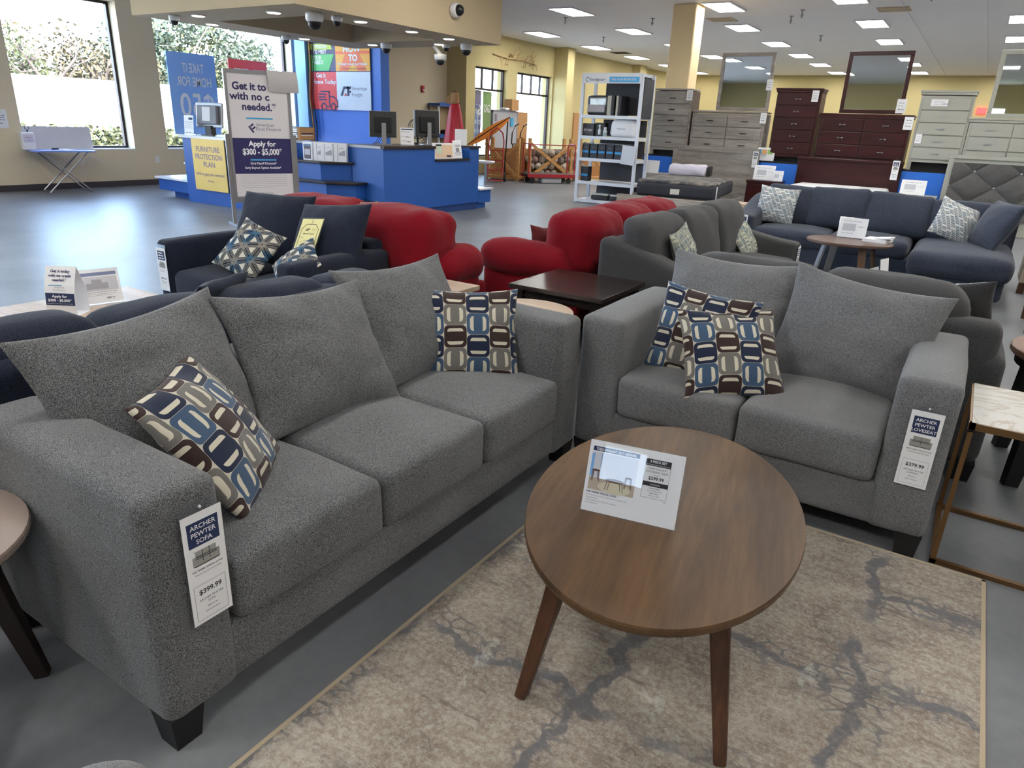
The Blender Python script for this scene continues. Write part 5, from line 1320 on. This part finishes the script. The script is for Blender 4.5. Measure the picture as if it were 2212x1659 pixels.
sl = thing('fabric_sling', 'orange fabric sling stretched on a frame in front of the grey board', 'sling', (-11.4, 16.62, 0), R(38)); mb = MB(); n = 10
for k in range(n):
    def q(u): w_ = .42 * sin(pi * min(1, u * .93 + .04)) ** .8; return Vector((-.62 + 1.1 * u, 0, .92 + .72 * u + .05 * sin(3 * u))), w_
    (p0, w0), (p1, w1) = q(k / n), q((k + 1) / n); e = Vector((.25, -.1, -.35)); e2 = Vector((-.05, .1, .12))
    mb.quad(p0 + e * w0, p1 + e * w1, p1 + e2 * w1, p0 + e2 * w0)
mb.build('cloth', plain('orange_cloth', (236, 140, 50), .6, var=.12), sl, True); MB().tube([(-.66, .05, 0), (-.62, .02, .92), (.5, .02, 1.66)], .02, 6).tube([(.4, .1, 0), (.45, .05, 1.62)], .02, 6).build('frame', MT['dark_metal'], sl)
wm = MB()
for k in range(2): wm.tube([(.15 + .3 * k, 0, .95), (.15 + .3 * k, -.02, 1.25), (.25 + .3 * k, -.03, 1.45), (.38 + .3 * k, -.02, 1.5)], .018, 6)
wm.tube([(.15, 0, .95), (.45, 0, .95)], .018, 6).tube([(.2, .0, .0), (.2, 0, .95)], .018, 6).tube([(.4, .0, .0), (.4, 0, .95)], .018, 6)
o = wm.build('cart_handle', MT['dark_metal']); pose(o, (-11.6, 17.75, 0), R(70)); tag(o, 'bent grey tubular handle standing before the grey board', 'handle')
# window posters and the branch on the wall
def small_poster(name, label, y0, y1, z0, z1, c, rows):
    t = thing(name, label, 'poster', (-13.42, (y0 + y1) / 2, z0), R(90)); w = (y1 - y0) / 2; MB().box(-w, w, 0, .01, 0, z1 - z0).build('sheet', poster_mat(name + '_paper', c), t); letter(t, rows, POSTER_WHITE, 'lettering', -.003)
small_poster('blue_price_poster', 'narrow blue reversed price poster in the first far window', 18.5, 18.98, 1.0, 2.42, (92, 100, 156), [('$99', .0, .72, .3, {'mirror': True, 'w': .4, 'bold': .02}), ('DINING', 0, .44, .13, {'mirror': True, 'w': .38, 'bold': .02}), ('ROOM SETS', 0, .2, .11, {'mirror': True, 'w': .38, 'bold': .02})])
small_poster('green_price_poster', 'narrow green reversed poster in the first far window', 19.08, 19.55, 1.0, 2.4, (96, 168, 92), [('GAS', .0, .8, .24, {'mirror': True, 'w': .36, 'bold': .02})])
TW = plain('painted_twig', (196, 168, 122), .8)
br = thing('wall_branch', 'dry twig decoration fixed on the wall above the two far windows', 'decoration', (-13.1, 19.1, 3.42), R(90)); rn = random.Random(2); mb = MB()
mb.tube([(0, 0, .04), (.8, -.02, -.02), (1.7, -.02, .0), (2.6, 0, -.08)], .018, 6)
for k in range(14):
    x = rn.uniform(.3, 2.4); a = rn.uniform(-.35, .35); mb.tube([(x, 0, 0), (x + rn.uniform(-.15, .25), -.04, a * .6), (x + rn.uniform(-.1, .3), -.05, a)], .012, 5)
mb.build('twigs', TW, br)
lv_ = leaves(random.Random(8), 60, [((.7, 0, -.1), .16), ((1.0, 0, 0), .14), ((1.9, 0, -.08), .16), ((2.3, 0, -.1), .12)], .05).build('dried_leaves', plain('dried_leaf', (176, 146, 104), .8), br)

# ---------------------------------------------------------------- white shelf unit with boxed bedding
sh = thing('white_shelf_unit', 'white metal shelf unit of boxed bedding with a header sign', 'shelf', (-7.13, 13.57, 0)); SWd, SD, SH = 1.33, .62, 2.5
for x in (0, SWd - .06):
    for y in (0, SD - .05): MB().box(x, x + .06, y, y + .05, 0, SH).build('upright', MT['rack_white'], sh)
SZ = (.02, .385, .85, 1.28, 1.68, 2.46)
for z in SZ: MB().box(.06, SWd - .06, 0.002, SD, z - .01, z + .05).build('shelf', MT['rack_white'], sh)
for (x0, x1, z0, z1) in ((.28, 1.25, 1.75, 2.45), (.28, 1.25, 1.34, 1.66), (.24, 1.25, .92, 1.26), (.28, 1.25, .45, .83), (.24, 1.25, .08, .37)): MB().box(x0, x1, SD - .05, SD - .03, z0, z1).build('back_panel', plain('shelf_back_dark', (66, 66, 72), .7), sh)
MB().box(SWd - .02, SWd - .005, .1, SD - .06, 1.7, 2.42).build('side_panel', plain('side_dark', (58, 58, 66), .6), sh)
MB().box(.05, SWd - .05, -.012, 0, 2.32, 2.5).build('header_board', MT['white'], sh); MB().box(.62, SWd - .08, -.016, -.012, 2.34, 2.44).build('header_blue', plain('header_blue', (84, 176, 232), .5), sh)
letter(sh, [('bedgear', .36, 2.365, .055, {'w': .34, 'shear': .2})], MT['ink'], 'brand_lettering', -.014); letter(sh, [('FIND YOUR PROTECTOR', .93, 2.375, .036, {'w': .52, 'bold': .02})], MT['white_ink'], 'header_lettering', -.018)
mb = MB()
for k in range(14):
    a0, a1 = 2 * pi * k / 16, 2 * pi * (k + 1) / 16; mb.bar((.135 + .035 * cos(a0), -.014, 2.39 + .04 * sin(a0)), (.135 + .035 * cos(a1), -.014, 2.39 + .04 * sin(a1)), .009, .003, up=(0, 1, 0))
mb.build('brand_ring', MT['ink'], sh)
DK = plain('box_charcoal', (44, 44, 50), .45)
def shelf_thing(name, label, cat, x, y, z, group=None): return thing(name, label, cat, (-7.13 + x, 13.57 + y, z), 0, group=group)
p = shelf_thing('bedding_bag', 'clear bag of dark bedding with pale piping on the top shelf of the white unit', 'bag', .33, .25, 1.73); MB().soft(-.26, .26, -.08, .08, 0, .38, .05, wr=.006).build('bedding', DK, p, True); MB().box(.2, .28, -.09, .09, 0.01, .37).build('piping', plain('piping_cream', (196, 190, 172), .6), p); MB().soft(-.25, .18, -.1, -.08, .04, .36, .02).build('wrap', MT['plastic_wrap'], p, True)
MB().soft(-.22, .15, -.108, -.098, .06, .2, .01).build('paper_insert', plain('insert_grey', (176, 168, 174), .5), p)
for k, l in enumerate(('second bedding bag on the top shelf, edge on', 'third bedding bag on the top shelf, edge on')):
    p = shelf_thing('bedding_bag', l, 'bag', .66 + k * .15, .3, 1.73); MB().soft(-.05, .05, -.2, .2, 0, .38, .03, wr=.005).build('bedding', DK, p, True); MB().box(-.056, -.015, -.205, -.18, 0, .37).build('piping', plain('piping_cream2', (186, 182, 166), .6), p)
p = shelf_thing('pillow_box', 'dark boxed pillow at the left of the second shelf', 'box', .17, .2, 1.33); MB().box(-.13, .13, -.1, .1, 0, .24).build('carton', DK, p); letter(p, [('dri-tec', .0, .09, .06, {'w': .2, 'bold': .02})], plain('pale_pink_ink', (206, 196, 204), .6, var=0), 'lettering', -.103); MB().box(-.09, .07, -.103, -.101, .06, .066).build('underline', MT['grey_ink'], p)
p = shelf_thing('bottle_box', 'black boxed bottle next to the dark pillow box', 'box', .42, .22, 1.33); MB().box(-.1, .1, -.08, .08, 0, .26).build('carton', MT['black'], p); MB().lathe([(.03, .03), (.032, .12), (.012, .16), (.03, .2), (.02, .22)], 12, cy=-.09).build('printed_bottle', MT['white'], p, True)
p = shelf_thing('spray_bottle', 'small white spray bottle on the second shelf', 'bottle', .55, .12, 1.33); MB().lathe([(.04, 0), (.042, .11), (.03, .13)], 14).build('body', plain('bottle_white', (214, 220, 218), .4), p, True); MB().lathe([(.028, .13), (.03, .17), (.02, .18)], 12).build('cap', MT['white'], p, True); MB().lathe([(.0425, .02), (.0425, .08)], 14).build('label', plain('label_green', (150, 176, 170), .5), p)
p = shelf_thing('pillow_package', 'puffy white packaged pillow at the right of the second shelf', 'pillow package', .92, .25, 1.33); MB().soft(-.3, .3, -.12, .12, 0, .34, .08, (0, 0, .03, .03, 0, 0), wr=.01, taper=lambda a, b, c, q: (q.x * (1 - .08 * (c + 1)), q.y, q.z)).build('package', MT['white'], p, True); MB().box(-.1, .08, -.16, -.152, .15, .165).build('label', plain('label_blue_grey', (140, 150, 176), .6), p)
for k in range(6):
    p = shelf_thing('protector_pack', 'dark protector pack with a blue stripe on the third shelf, %s from the left' % ['first', 'second', 'third', 'fourth', 'fifth', 'sixth'][k], 'pack', .16 + k * .185, .16, .9, 'dark protector packs with blue stripes'); MB().box(-.08, .08, -.09, .09, 0, .28).build('carton', DK, p, False, .008); MB().box(-.07, .07, -.093, -.0905, .1, .145).build('stripe', plain('stripe_blue', (56, 146, 206), .5), p); MB().box(-.082, .082, -.05, .092, .28, .3).build('clear_lid', MT['plastic_wrap'], p)
    scribble(p, [(-.03, .03, .2, .012)], MT['grey_ink'], None, -.0935)
p = shelf_thing('protector_pack', 'single dark protector pack with a blue stripe on the fourth shelf', 'pack', .17, .16, .435); MB().box(-.085, .085, -.09, .09, 0, .29).build('carton', DK, p, False, .008); MB().box(-.075, .075, -.093, -.0905, .1, .145).build('stripe', plain('stripe_blue2', (56, 146, 206), .5), p)
for k, l in enumerate(('white-trimmed bedding pack lying on the lowest shelf, left one', 'white-trimmed bedding pack lying on the lowest shelf, right one')):
    p = shelf_thing('bedding_pack', l, 'pack', .55 + k * .42, .22, .07); MB().soft(-.2, .2, -.14, .14, 0, .1, .03, wr=.008).build('bedding', DK, p, True); MB().soft(-.19, .19, -.12, .12, .095, .13, .015, wr=.01).build('trim', plain('trim_white', (216, 214, 206), .5), p, True)
o = MB().box(0, .32, 0, .012, 0, .36).build('hanging_card', plain('pale_grey_card', (206, 208, 214), .6)); pose(o, (-6.12, 13.54, .83), R(-8), 0, R(4)); tag(o, 'blank pale card hanging at the right of the third shelf', 'card')

# ---------------------------------------------------------------- bedroom furniture on the blue platforms
PLX = [(-7.0, -5.63), (-4.02, -3.03), (-1.25, .3)]
PL = [('blue display platform under the weathered oak chest', -6.3, -3.78), ('blue display platform under the cherry chest', -3.76, -1.22), ('blue display platform under the pale grey chest', -1.2, .9)]
for l, x0, x1 in PL:
    t = thing('display_platform', l, 'platform', (x0, 15.12, 0)); MB().box(0, (x1 - x0) / 2 - .004, 0, .58, 0, .97).build('panel', MT['blue_lit'], t); MB().box((x1 - x0) / 2 + .004, x1 - x0, 0, .58, 0, .97).build('panel', MT['blue_lit'], t); MB().box(0, x1 - x0, 0, .58, .97, 1.0).build('cover', MT['black_matte'], t)
def handle_bar(t, x, z, mat, w=.13, y=-.02): return MB().box(x - w / 2, x + w / 2, y - .014, y - .006, z - .008, z + .008).box(x - w / 2, x - w / 2 + .01, y - .01, y + .002, z - .006, z + .006).box(x + w / 2 - .01, x + w / 2, y - .01, y + .002, z - .006, z + .006).build('handle', mat, t)
def chest(name, label, loc, w, h, d, cols, rows, mat, hm, side=None, crown=0.0, foot=.1, top=.05, rowh=None, knobs=False):
    t = thing(name, label, 'dresser' if cols > 1 else 'chest', loc)
    MB().box(0, w, .012, d, foot, h - top).build('carcass', mat, t)
    if side: MB().box(w, w + .004, .012, d, foot, h - top).build('side_panel', side, t)
    MB().box(.06, w - .06, .1, d - .02, 0, foot).build('foot_gap_shade', MT['black_matte'], t)  # black block stands in for the shade between the feet
    tb_ = MB(); tb_.box(-crown, w + crown, -crown, d, h - .035, h)
    if crown: tb_.box(-crown * .6, w + crown * .6, -crown * .6, d, h - .075, h - .035)
    tb_.build('top', mat, t, False, .006)
    for x in (0, w - .07): MB().box(x, x + .07, .02, .09, 0, foot).box(x, x + .07, d - .08, d, 0, foot).build('foot', mat, t)
    b = .035; cw = (w - 2 * b) / cols; z1 = h - top - .03; z0 = foot + .05; rh = (z1 - z0) / rows
    for c in range(cols):
        for r in range(rows):
            dr = MB().box(b + c * cw + .008, b + (c + 1) * cw - .008, -.014, .012, z0 + r * rh + .008, z0 + (r + 1) * rh - .008).build('drawer', mat, t, False, .004)
            xc = b + (c + .5) * cw; zc = z0 + (r + .5) * rh
            if knobs:
                mb = MB()
                for sx in (-.04, .04): mb.sphere((xc + sx, -.026, zc), .014, 8)
                mb.bar((xc - .04, -.026, zc), (xc + .04, -.026, zc), .006); mb.build('handle', hm, dr, True)
            else:
                hb_ = handle_bar(t, xc, zc, hm); hb_.parent = dr
    return t
HB = plain('dark_pull', (44, 40, 40), .4, .6)
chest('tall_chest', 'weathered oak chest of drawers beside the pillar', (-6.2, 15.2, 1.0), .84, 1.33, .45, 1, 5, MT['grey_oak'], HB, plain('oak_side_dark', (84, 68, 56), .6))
chest('wide_dresser', 'weathered oak double dresser under the first mirror', (-5.32, 15.2, 1.0), 1.5, .92, .45, 2, 3, MT['grey_oak'], HB)
chest('tall_chest', 'dark cherry chest of drawers between the two mirrors', (-3.66, 15.2, 1.0), .82, 1.36, .45, 1, 5, MT['cherry'], MT['steel'], MT['cherry_side'], .03, knobs=True)
chest('wide_dresser', 'dark cherry double dresser under the cherry mirror', (-2.78, 15.2, 1.0), 1.55, .93, .45, 2, 3, MT['cherry'], MT['steel'], None, .03, knobs=True)
chest('tall_chest', 'pale grey-green chest of drawers right of the cherry mirror', (-1.16, 15.2, 1.0), .82, 1.35, .45, 1, 5, MT['sage'], MT['steel'], None, .03, .14, .09)
chest('wide_dresser', 'pale grey-green double dresser at the right edge under the pale mirror', (-.33, 15.2, 1.0), 1.3, .92, .45, 2, 3, MT['sage'], MT['steel'], None, .03)
def mirror(name, label, loc, w, h, mat, t_=.07):
    t = thing(name, label, 'mirror', loc, 0, R(.15)); mb = MB(); mb.box(0, w, -.03, .0, 0, t_).box(0, w, -.03, 0, h - t_, h).box(0, t_, -.03, 0, t_, h - t_).box(w - t_, w, -.03, 0, t_, h - t_); mb.build('frame', mat, t, False, .006); MB().box(t_ - .005, w - t_ + .005, -.012, -.002, t_ - .005, h - t_ + .005).build('glass', MT['mirror'], t); return t
mirror('oak_mirror', 'oak-framed mirror standing on the weathered oak dresser', (-4.88, 15.34, 1.93), 1.06, 1.08, MT['grey_oak'])
mirror('cherry_mirror', 'cherry-framed mirror standing on the cherry dresser', (-2.5, 15.34, 1.94), 1.08, 1.06, MT['cherry'])
mirror('pale_mirror', 'pale-framed mirror cut off by the right edge on the pale dresser', (-.12, 15.34, 1.93), 1.0, 1.06, MT['sage'])
def card_tag(label, loc, w, h, yaw=0.0, roll=0.0):
    t = thing('hanging_tag', label, 'tag', loc, yaw, 0, roll, group='white tags on the bedroom furniture'); MB().box(-w / 2, w / 2, -.004, 0, -h, 0).build('card', MT['white'], t); scribble(t, [(-w * .3, w * .3, -h * .3, h * .06), (-w * .35, w * .3, -h * .5, h * .05), (-w * .3, w * .3, -h * .75, h * .08)], MT['grey_ink'], None, -.0055); return t
card_tag('white tag at the upper right of the weathered oak chest', (-5.42, 15.17, 2.3), .13, .2); card_tag('white tag at the upper right of the cherry chest', (-2.94, 15.15, 2.32), .12, .2); card_tag('white tag on the right of the cherry mirror frame', (-1.46, 15.3, 2.2), .16, .24)
card_tag('white tag at the top right of the cherry dresser', (-1.27, 15.15, 1.9), .15, .22); card_tag('white tag at the top left of the weathered oak mirror dresser, right side', (-3.85, 15.17, 1.9), .12, .2); card_tag('white tag on the right post of the weathered oak mirror', (-3.86, 15.3, 2.52), .12, .2)
card_tag('pale label on the top drawer of the pale chest', (-.86, 15.18, 2.2), .26, .11); card_tag('coloured sticker low on the left of the pale chest', (-1.06, 15.18, 1.62), .1, .16)
# beds
def bed(name, label, x0, w, hh, mat, kind):
    t = thing(name, label, 'bed', (x0, 15.08, 0)); hb_ = MB().box(0, w, -.06, 0, 0.0, hh).build('headboard', mat, t, False, .01)
    if kind == 'plank':
        MB().box(0, .1, -.075, -.06, .05, hh).box(w - .1, w, -.075, -.06, .05, hh).box(.1, w - .1, -.075, -.06, hh - .1, hh).build('frame', mat, hb_)
    if kind == 'cherry': MB().box(-.02, w + .02, -.1, .02, hh - .05, hh).build('cap_rail', mat, hb_, False, .012)
    for x in (0, w - .04): MB().box(x, x + .04, -2.05, -.06, .15, .33).build('side_rail', mat, t)
    return t
gb = bed('oak_bed', 'weathered oak bed with a dark bare mattress', -5.58, 1.8, 1.22, MT['grey_oak'], 'plank')
MB().box(.2, 1.95, -3.2, -3.12, .02, .40).build('footboard', MT['grey_oak'], gb, False, .006)
mt2 = thing('dark_mattress', 'dark quilted mattress lying on the weathered oak bed', 'mattress', (-5.1, 12.06, .34), R(8)); MB().soft(0, 1.4, 0, 2.0, .05, .29, .06, (0, 0, 0, 0, 0, .02)).build('body', plain('mattress_dark', (44, 46, 54), .8), mt2, True)
mm = M('mattress_quilt', .8); nq = mm.noise(mm.coord('Object', (.6, 1.8, 1)), 5, 4.0, .6, 1.0); mm.col(mm.ramp(nq, [(.35, lin((46, 50, 62))), (.5, lin((92, 88, 84))), (.62, lin((148, 142, 134))), (.75, lin((60, 60, 66)))]))
MB().soft(.02, 1.38, .02, 1.98, .27, .33, .03, (0, 0, 0, 0, 0, .02)).build('quilted_top', mm.m, mt2, True); MB().box(.62, .78, -.012, -.0, .11, .2).build('label', plain('mattress_label', (206, 206, 196), .6), mt2); MB().box(1.402, 1.41, .04, .09, .0, .28).build('corner_trim', MT['white'], mt2)
rl = thing('rolled_topper', 'rolled white plastic-wrapped topper on the dark mattress by the headboard', 'roll', (-4.83, 13.95, .79), R(8)); MB().soft(-.38, .38, -.16, .16, -.12, .1, .09, wr=.014).build('roll', plain('lilac_white', (204, 198, 212), .35), rl, True); MB().soft(.38, .44, -.14, .14, -.1, .08, .02, wr=.01).build('dark_end', MT['black'], rl, True)
o = MB().box(-.15, .15, 0, .012, 0, .25).build('white_board', MT['white']); pose(o, (-5.74, 14.3, .658), R(0), R(-8)); tag(o, 'acrylic stand left of the rolled topper, its reflection painted as plain white', 'board')  # plain white stands in for the reflection on a clear acrylic stand
sup = MB().box(-5.9, -5.3, 14.2, 14.75, 0, .655).build('nightstand', MT['grey_oak']); tag(sup, 'weathered oak nightstand under the whitened acrylic stand', 'nightstand')
cb = bed('cherry_bed', 'dark cherry sleigh headboard bed behind the blue-grey sectional', -3.02, 1.82, 1.13, MT['cherry'], 'cherry')
ml = thing('white_mattress', 'white mattress edge showing above the sectional in front of the cherry headboard', 'mattress', (-2.9, 12.95, .33)); MB().soft(0, 1.58, 0, 2.0, 0, .33, .06, (0, 0, 0, 0, 0, .01)).build('body', MT['white'], ml, True)
pb_ = bed('tufted_bed', 'grey upholstered bed headboard with crystal buttons at the right edge', -.5, 1.9, 1.3, MT['sage'], 'tuft')
mt3 = M('grey_velvet', .7); 
gx = MB(); nx, nz = 120, 64; HW, HH = 1.72, .92
def tuft(x, z):
    sxp, szp = .34, .26; best = 9; 
    u = x / sxp; v = z / szp
    a = abs(((u + v) / 2) % 1 - .5) * 2; b = abs(((u - v) / 2) % 1 - .5) * 2
    return -.06 + .085 * (min(1, (1 - a) * 1.6) * min(1, (1 - b) * 1.6)) ** .42
vv = [[gx.b.verts.new((.09 + HW * i / nx, -.065 - max(0, tuft(HW * i / nx, HH * j / nz) + .055), .26 + HH * j / nz)) for j in range(nz + 1)] for i in range(nx + 1)]
for i in range(nx):
    for j in range(nz): gx.b.faces.new((vv[i][j], vv[i + 1][j], vv[i + 1][j + 1], vv[i][j + 1]))
gx.build('tufted_panel', fabric('grey_velvet_cloth', (78, 76, 76), (102, 100, 100), 160), pb_, True)
for a in range(6):
    for b in range(4):
        if (a + b) % 2 == 0:
            MB().sphere((.09 + a * .34, -.075, .26 + b * .26), .022, 10).build('crystal_button', MT['steel'], pb_, True)
MB().box(0, 1.9, -.09, 0, 1.24, 1.3).box(0, .09, -.09, 0, .05, 1.24).build('frame', MT['sage'], pb_, False, .006)
ns = thing('cherry_nightstand', 'dark cherry nightstand with price cards left of the cherry headboard', 'nightstand', (-3.78, 14.4, 0)); MB().box(0, .6, 0, .45, .06, .62).build('carcass', MT['cherry'], ns); MB().box(-.02, .62, -.02, .46, .62, .66).build('top', MT['cherry'], ns, False, .006)
for z in (.1, .36): MB().box(.03, .57, -.014, 0, z, z + .23).build('drawer', MT['cherry'], ns)
for x in (.02, .53): MB().box(x, x + .05, .02, .43, 0, .06).build('foot', MT['cherry'], ns)
FAINT = plain('faint_print', (188, 190, 196), .6, var=0)
def card_stand(label, loc, w, h, kind=0):
    a, m = acrylic_stand('acrylic_sign', label, loc, 0, R(-10), w, h)
    MB().box(-w * .7, w * .2, -.003, -.0015, h * .35, h * .7, m).build('printed_picture', FAINT, a); scribble(a, [(-w * .7, w * .6, h * .8, h * .06), (-w * .7, w * .1, h * .22, h * .05), (w * .35, w * .8, h * .55, h * .06)], FAINT, m)
    if kind:
        for k, c in enumerate(((90, 170, 220), (226, 176, 120), (150, 190, 110))): MB().box(-w * .85 + k * w * .56, -w * .35 + k * w * .56, -.0032, -.0016, h * .5, h * .85, m).build('colour_block', plain('print_%d' % k, c, .6, var=0), a)
card_stand('double price card on the cherry nightstand, larger one', (-3.52, 14.55, .66), .2, .28); card_stand('small price card on the cherry nightstand, right one', (-3.24, 14.5, .66), .1, .2)
card_stand('coloured chart stand on the blue platform between the oak and cherry beds', (-3.72, 15.16, 1.0), .2, .26, 1)
rns = thing('pale_nightstand', 'pale nightstand top hidden behind the sectional under a price card', 'nightstand', (-1.15, 14.35, 0)); MB().box(0, .6, 0, .45, 0, .56).build('carcass', MT['sage'], rns); MB().box(-.02, .62, -.02, .46, .56, .6).build('top', MT['sage'], rns)
card_stand('price card behind the right part of the sectional', (-.92, 14.5, .6), .2, .26)
hang_tag('price tag on the right post of the weathered oak headboard', (-3.84, 14.98, 1.02), 0, None, None, None, 3, s=1.4).scale = (1.0, 1.0, 1.05); hang_tag('price tag on the right post of the cherry headboard', (-1.3, 14.95, .98), 0, None, None, None, 3).scale = (1.1, 1.1, 1.15)
o = thing('exit_sign', 'red square exit light on the far yellow wall', 'sign', (-.47, 34.99, 2.72)); MB().box(-.16, .16, -.06, 0, -.11, .11).build('case', emit('exit_red', (255, 70, 70), 1.6), o)
bn = thing('bench_table', 'small wood side table at the left end of the sectional', 'table', (-3.3, 11.0, 0)); MB().box(0, .6, 0, .4, .45, .5).build('tabletop', MT['oak_light'], bn)
for x in (.02, .53):
    for y in (.02, .33): MB().box(x, x + .05, y, y + .05, 0, .45).build('leg', MT['walnut_dark'], bn)

# ---------------------------------------------------------------- blue-grey sectional
sc_ = thing('sectional_sofa', 'slate blue sectional with a chaise at its right end', 'sectional', (-2.36, 8.62, 0)); SM = MT['slate']
MB().soft(.05, 2.78, .03, 1.0, .07, .3, .04).build('base', SM, sc_, True); MB().soft(.05, 2.85, .82, 1.02, .07, .82, .06, (0, 0, 0, .01, 0, 0)).build('backrest', SM, sc_, True)
slope_arm(MB(), 0, .24, .98, .60, .80).build('arm', SM, sc_, True)
for k in range(2): MB().soft(.24 + k * .83, .24 + (k + 1) * .83 - .006, 0, .8, .28, .47, .06, (0, 0, .015, 0, 0, .035), 8, .004).build('seat_cushion', SM, sc_, True)
MB().soft(1.94, 2.84, -.62, .85, .24, .48, .09, (.0, .02, .02, 0, 0, .03), 9, .005).build('chaise_seat', SM, sc_, True); MB().soft(1.96, 2.8, -.55, .9, .06, .3, .05).build('chaise_base', SM, sc_, True)
for k, (x0, x1) in enumerate(((.2, .78), (.72, 1.38), (1.34, 2.02), (2.0, 2.62))):
    w_ = x1 - x0; c = MB().soft(-w_ / 2, w_ / 2, -.13, .13, -.235, .235, .06, (0, 0, .05, .02, 0, 0), 9, .010, 4, seed=k + 20).build('back_cushion', SM, sc_, True)
    c.matrix_basis = Matrix.Translation(((x0 + x1) / 2, .70 - .02 * k % .03, .69 + (.0, .012, -.006, -.03)[k])) @ Matrix.Rotation(R((6, -3, 5, -4)[k]), 4, 'Z') @ Matrix.Rotation(R((-12, -15, -18, -10)[k]), 4, 'X') @ Matrix.Rotation(R((2, -2, 3, 0)[k]), 4, 'Y')
c = MB().pillow(.62, .5, .24, 20, .04).build('side_cushion', SM, sc_, True); c.matrix_basis = Matrix.Translation((2.62, .22, .72)) @ Matrix.Rotation(R(-68), 4, 'Z') @ Matrix.Rotation(R(-24), 4, 'X')
for x in (.08, 1.9, 2.74):
    for y in (.1, .9): MB().box(x, x + .06, y - .03, y + .03, 0, .09).build('foot', MT['black_matte'], sc_)
throw_pillow('dashed print pillow at the left end of the slate sectional', (-1.98, 9.06, .70), 6, -14, 4, .46, .44, MT['dash'], 21, .14)
throw_pillow('dashed print pillow tilted on the chaise of the slate sectional', (-.10, 9.05, .70), 26, -24, 22, .44, .44, MT['dash'], 22, .14)
hang_tag('price tag on the front of the left arm of the slate sectional', (-2.24, 8.60, .44), 0, None, None, None, 3).scale = (1.1, 1.1, 1.1)
ck = thing('cocktail_table', 'round walnut-topped table with angled pale metal legs before the sectional', 'table', (-.98, 8.1, 0), R(15))
MB().lathe([(.41, .47), (.42, .478), (.42, .495), (.415, .5)], 48, sy=.85).build('tabletop', plain('dark_walnut_top', (96, 74, 62), .3), ck)
for k in range(4):
    a = pi / 2 * k + .4; mt_k = MT['grey_metal'] if k in (1, 2) else MT['cherry_side']
    MB().bar((cos(a) * .26, sin(a) * .24, .47), (cos(a) * .36, sin(a) * .32, 0), .075, .02, .06, .02).build('leg', mt_k, ck)
mb = MB()
for k in range(4):
    a = pi / 2 * k + .4; b = a + pi / 2; mb.bar((cos(a) * .35, sin(a) * .31, .012), (cos(b) * .35, sin(b) * .31, .012), .03, .02)
mb.build('floor_bar', MT['black'], ck)
card_stand('wide price sign on the round walnut table before the sectional', (-1.0, 8.28, .5), .142, .215)
o = thing('papers', 'small stack of pale papers on the round walnut table', 'papers', (-.72, 8.25, .5), R(-12)); MB().box(-.13, .1, -.12, .12, 0, .03).build('sheets', MT['paper'], o); MB().box(-.02, .14, -.09, .05, .03, .045, Matrix.Rotation(R(-8), 4, 'Y')).build('leaflet', MT['white'], o)
rt = thing('right_console', 'pale wood chest edge at the far right beside the sectional', 'cabinet', (.62, 9.2, 0)); MB().box(0, .6, 0, .5, .12, .8).build('carcass', plain('pale_taupe', (176, 162, 146), .5), rt); MB().box(-.02, .62, -.02, .5, .8, .84).build('top', MT['black_wood'], rt)
for x in (.0, .54): MB().box(x, x + .06, 0, .06, 0, .12).build('leg', MT['walnut_dark'], rt)
for z in (.18, .5): d_ = MB().box(.03, .57, -.014, 0, z, z + .28).build('drawer', plain('pale_taupe2', (170, 156, 140), .5), rt); handle_bar(rt, .3, z + .14, HB).parent = d_
wt = thing('wood_frame_table', 'brown wooden table frame at the far right edge of the floor', 'table', (.62, 7.2, 0)); MB().box(0, .7, 0, .7, .55, .59).build('tabletop', MT['cherry_side'], wt)
for x in (.0, .64):
    for y in (0, .64): MB().box(x, x + .06, y, y + .06, 0, .55).build('leg', MT['cherry_side'], wt)
MB().box(.0, .7, .01, .05, .06, .1).build('stretcher', MT['cherry_side'], wt)
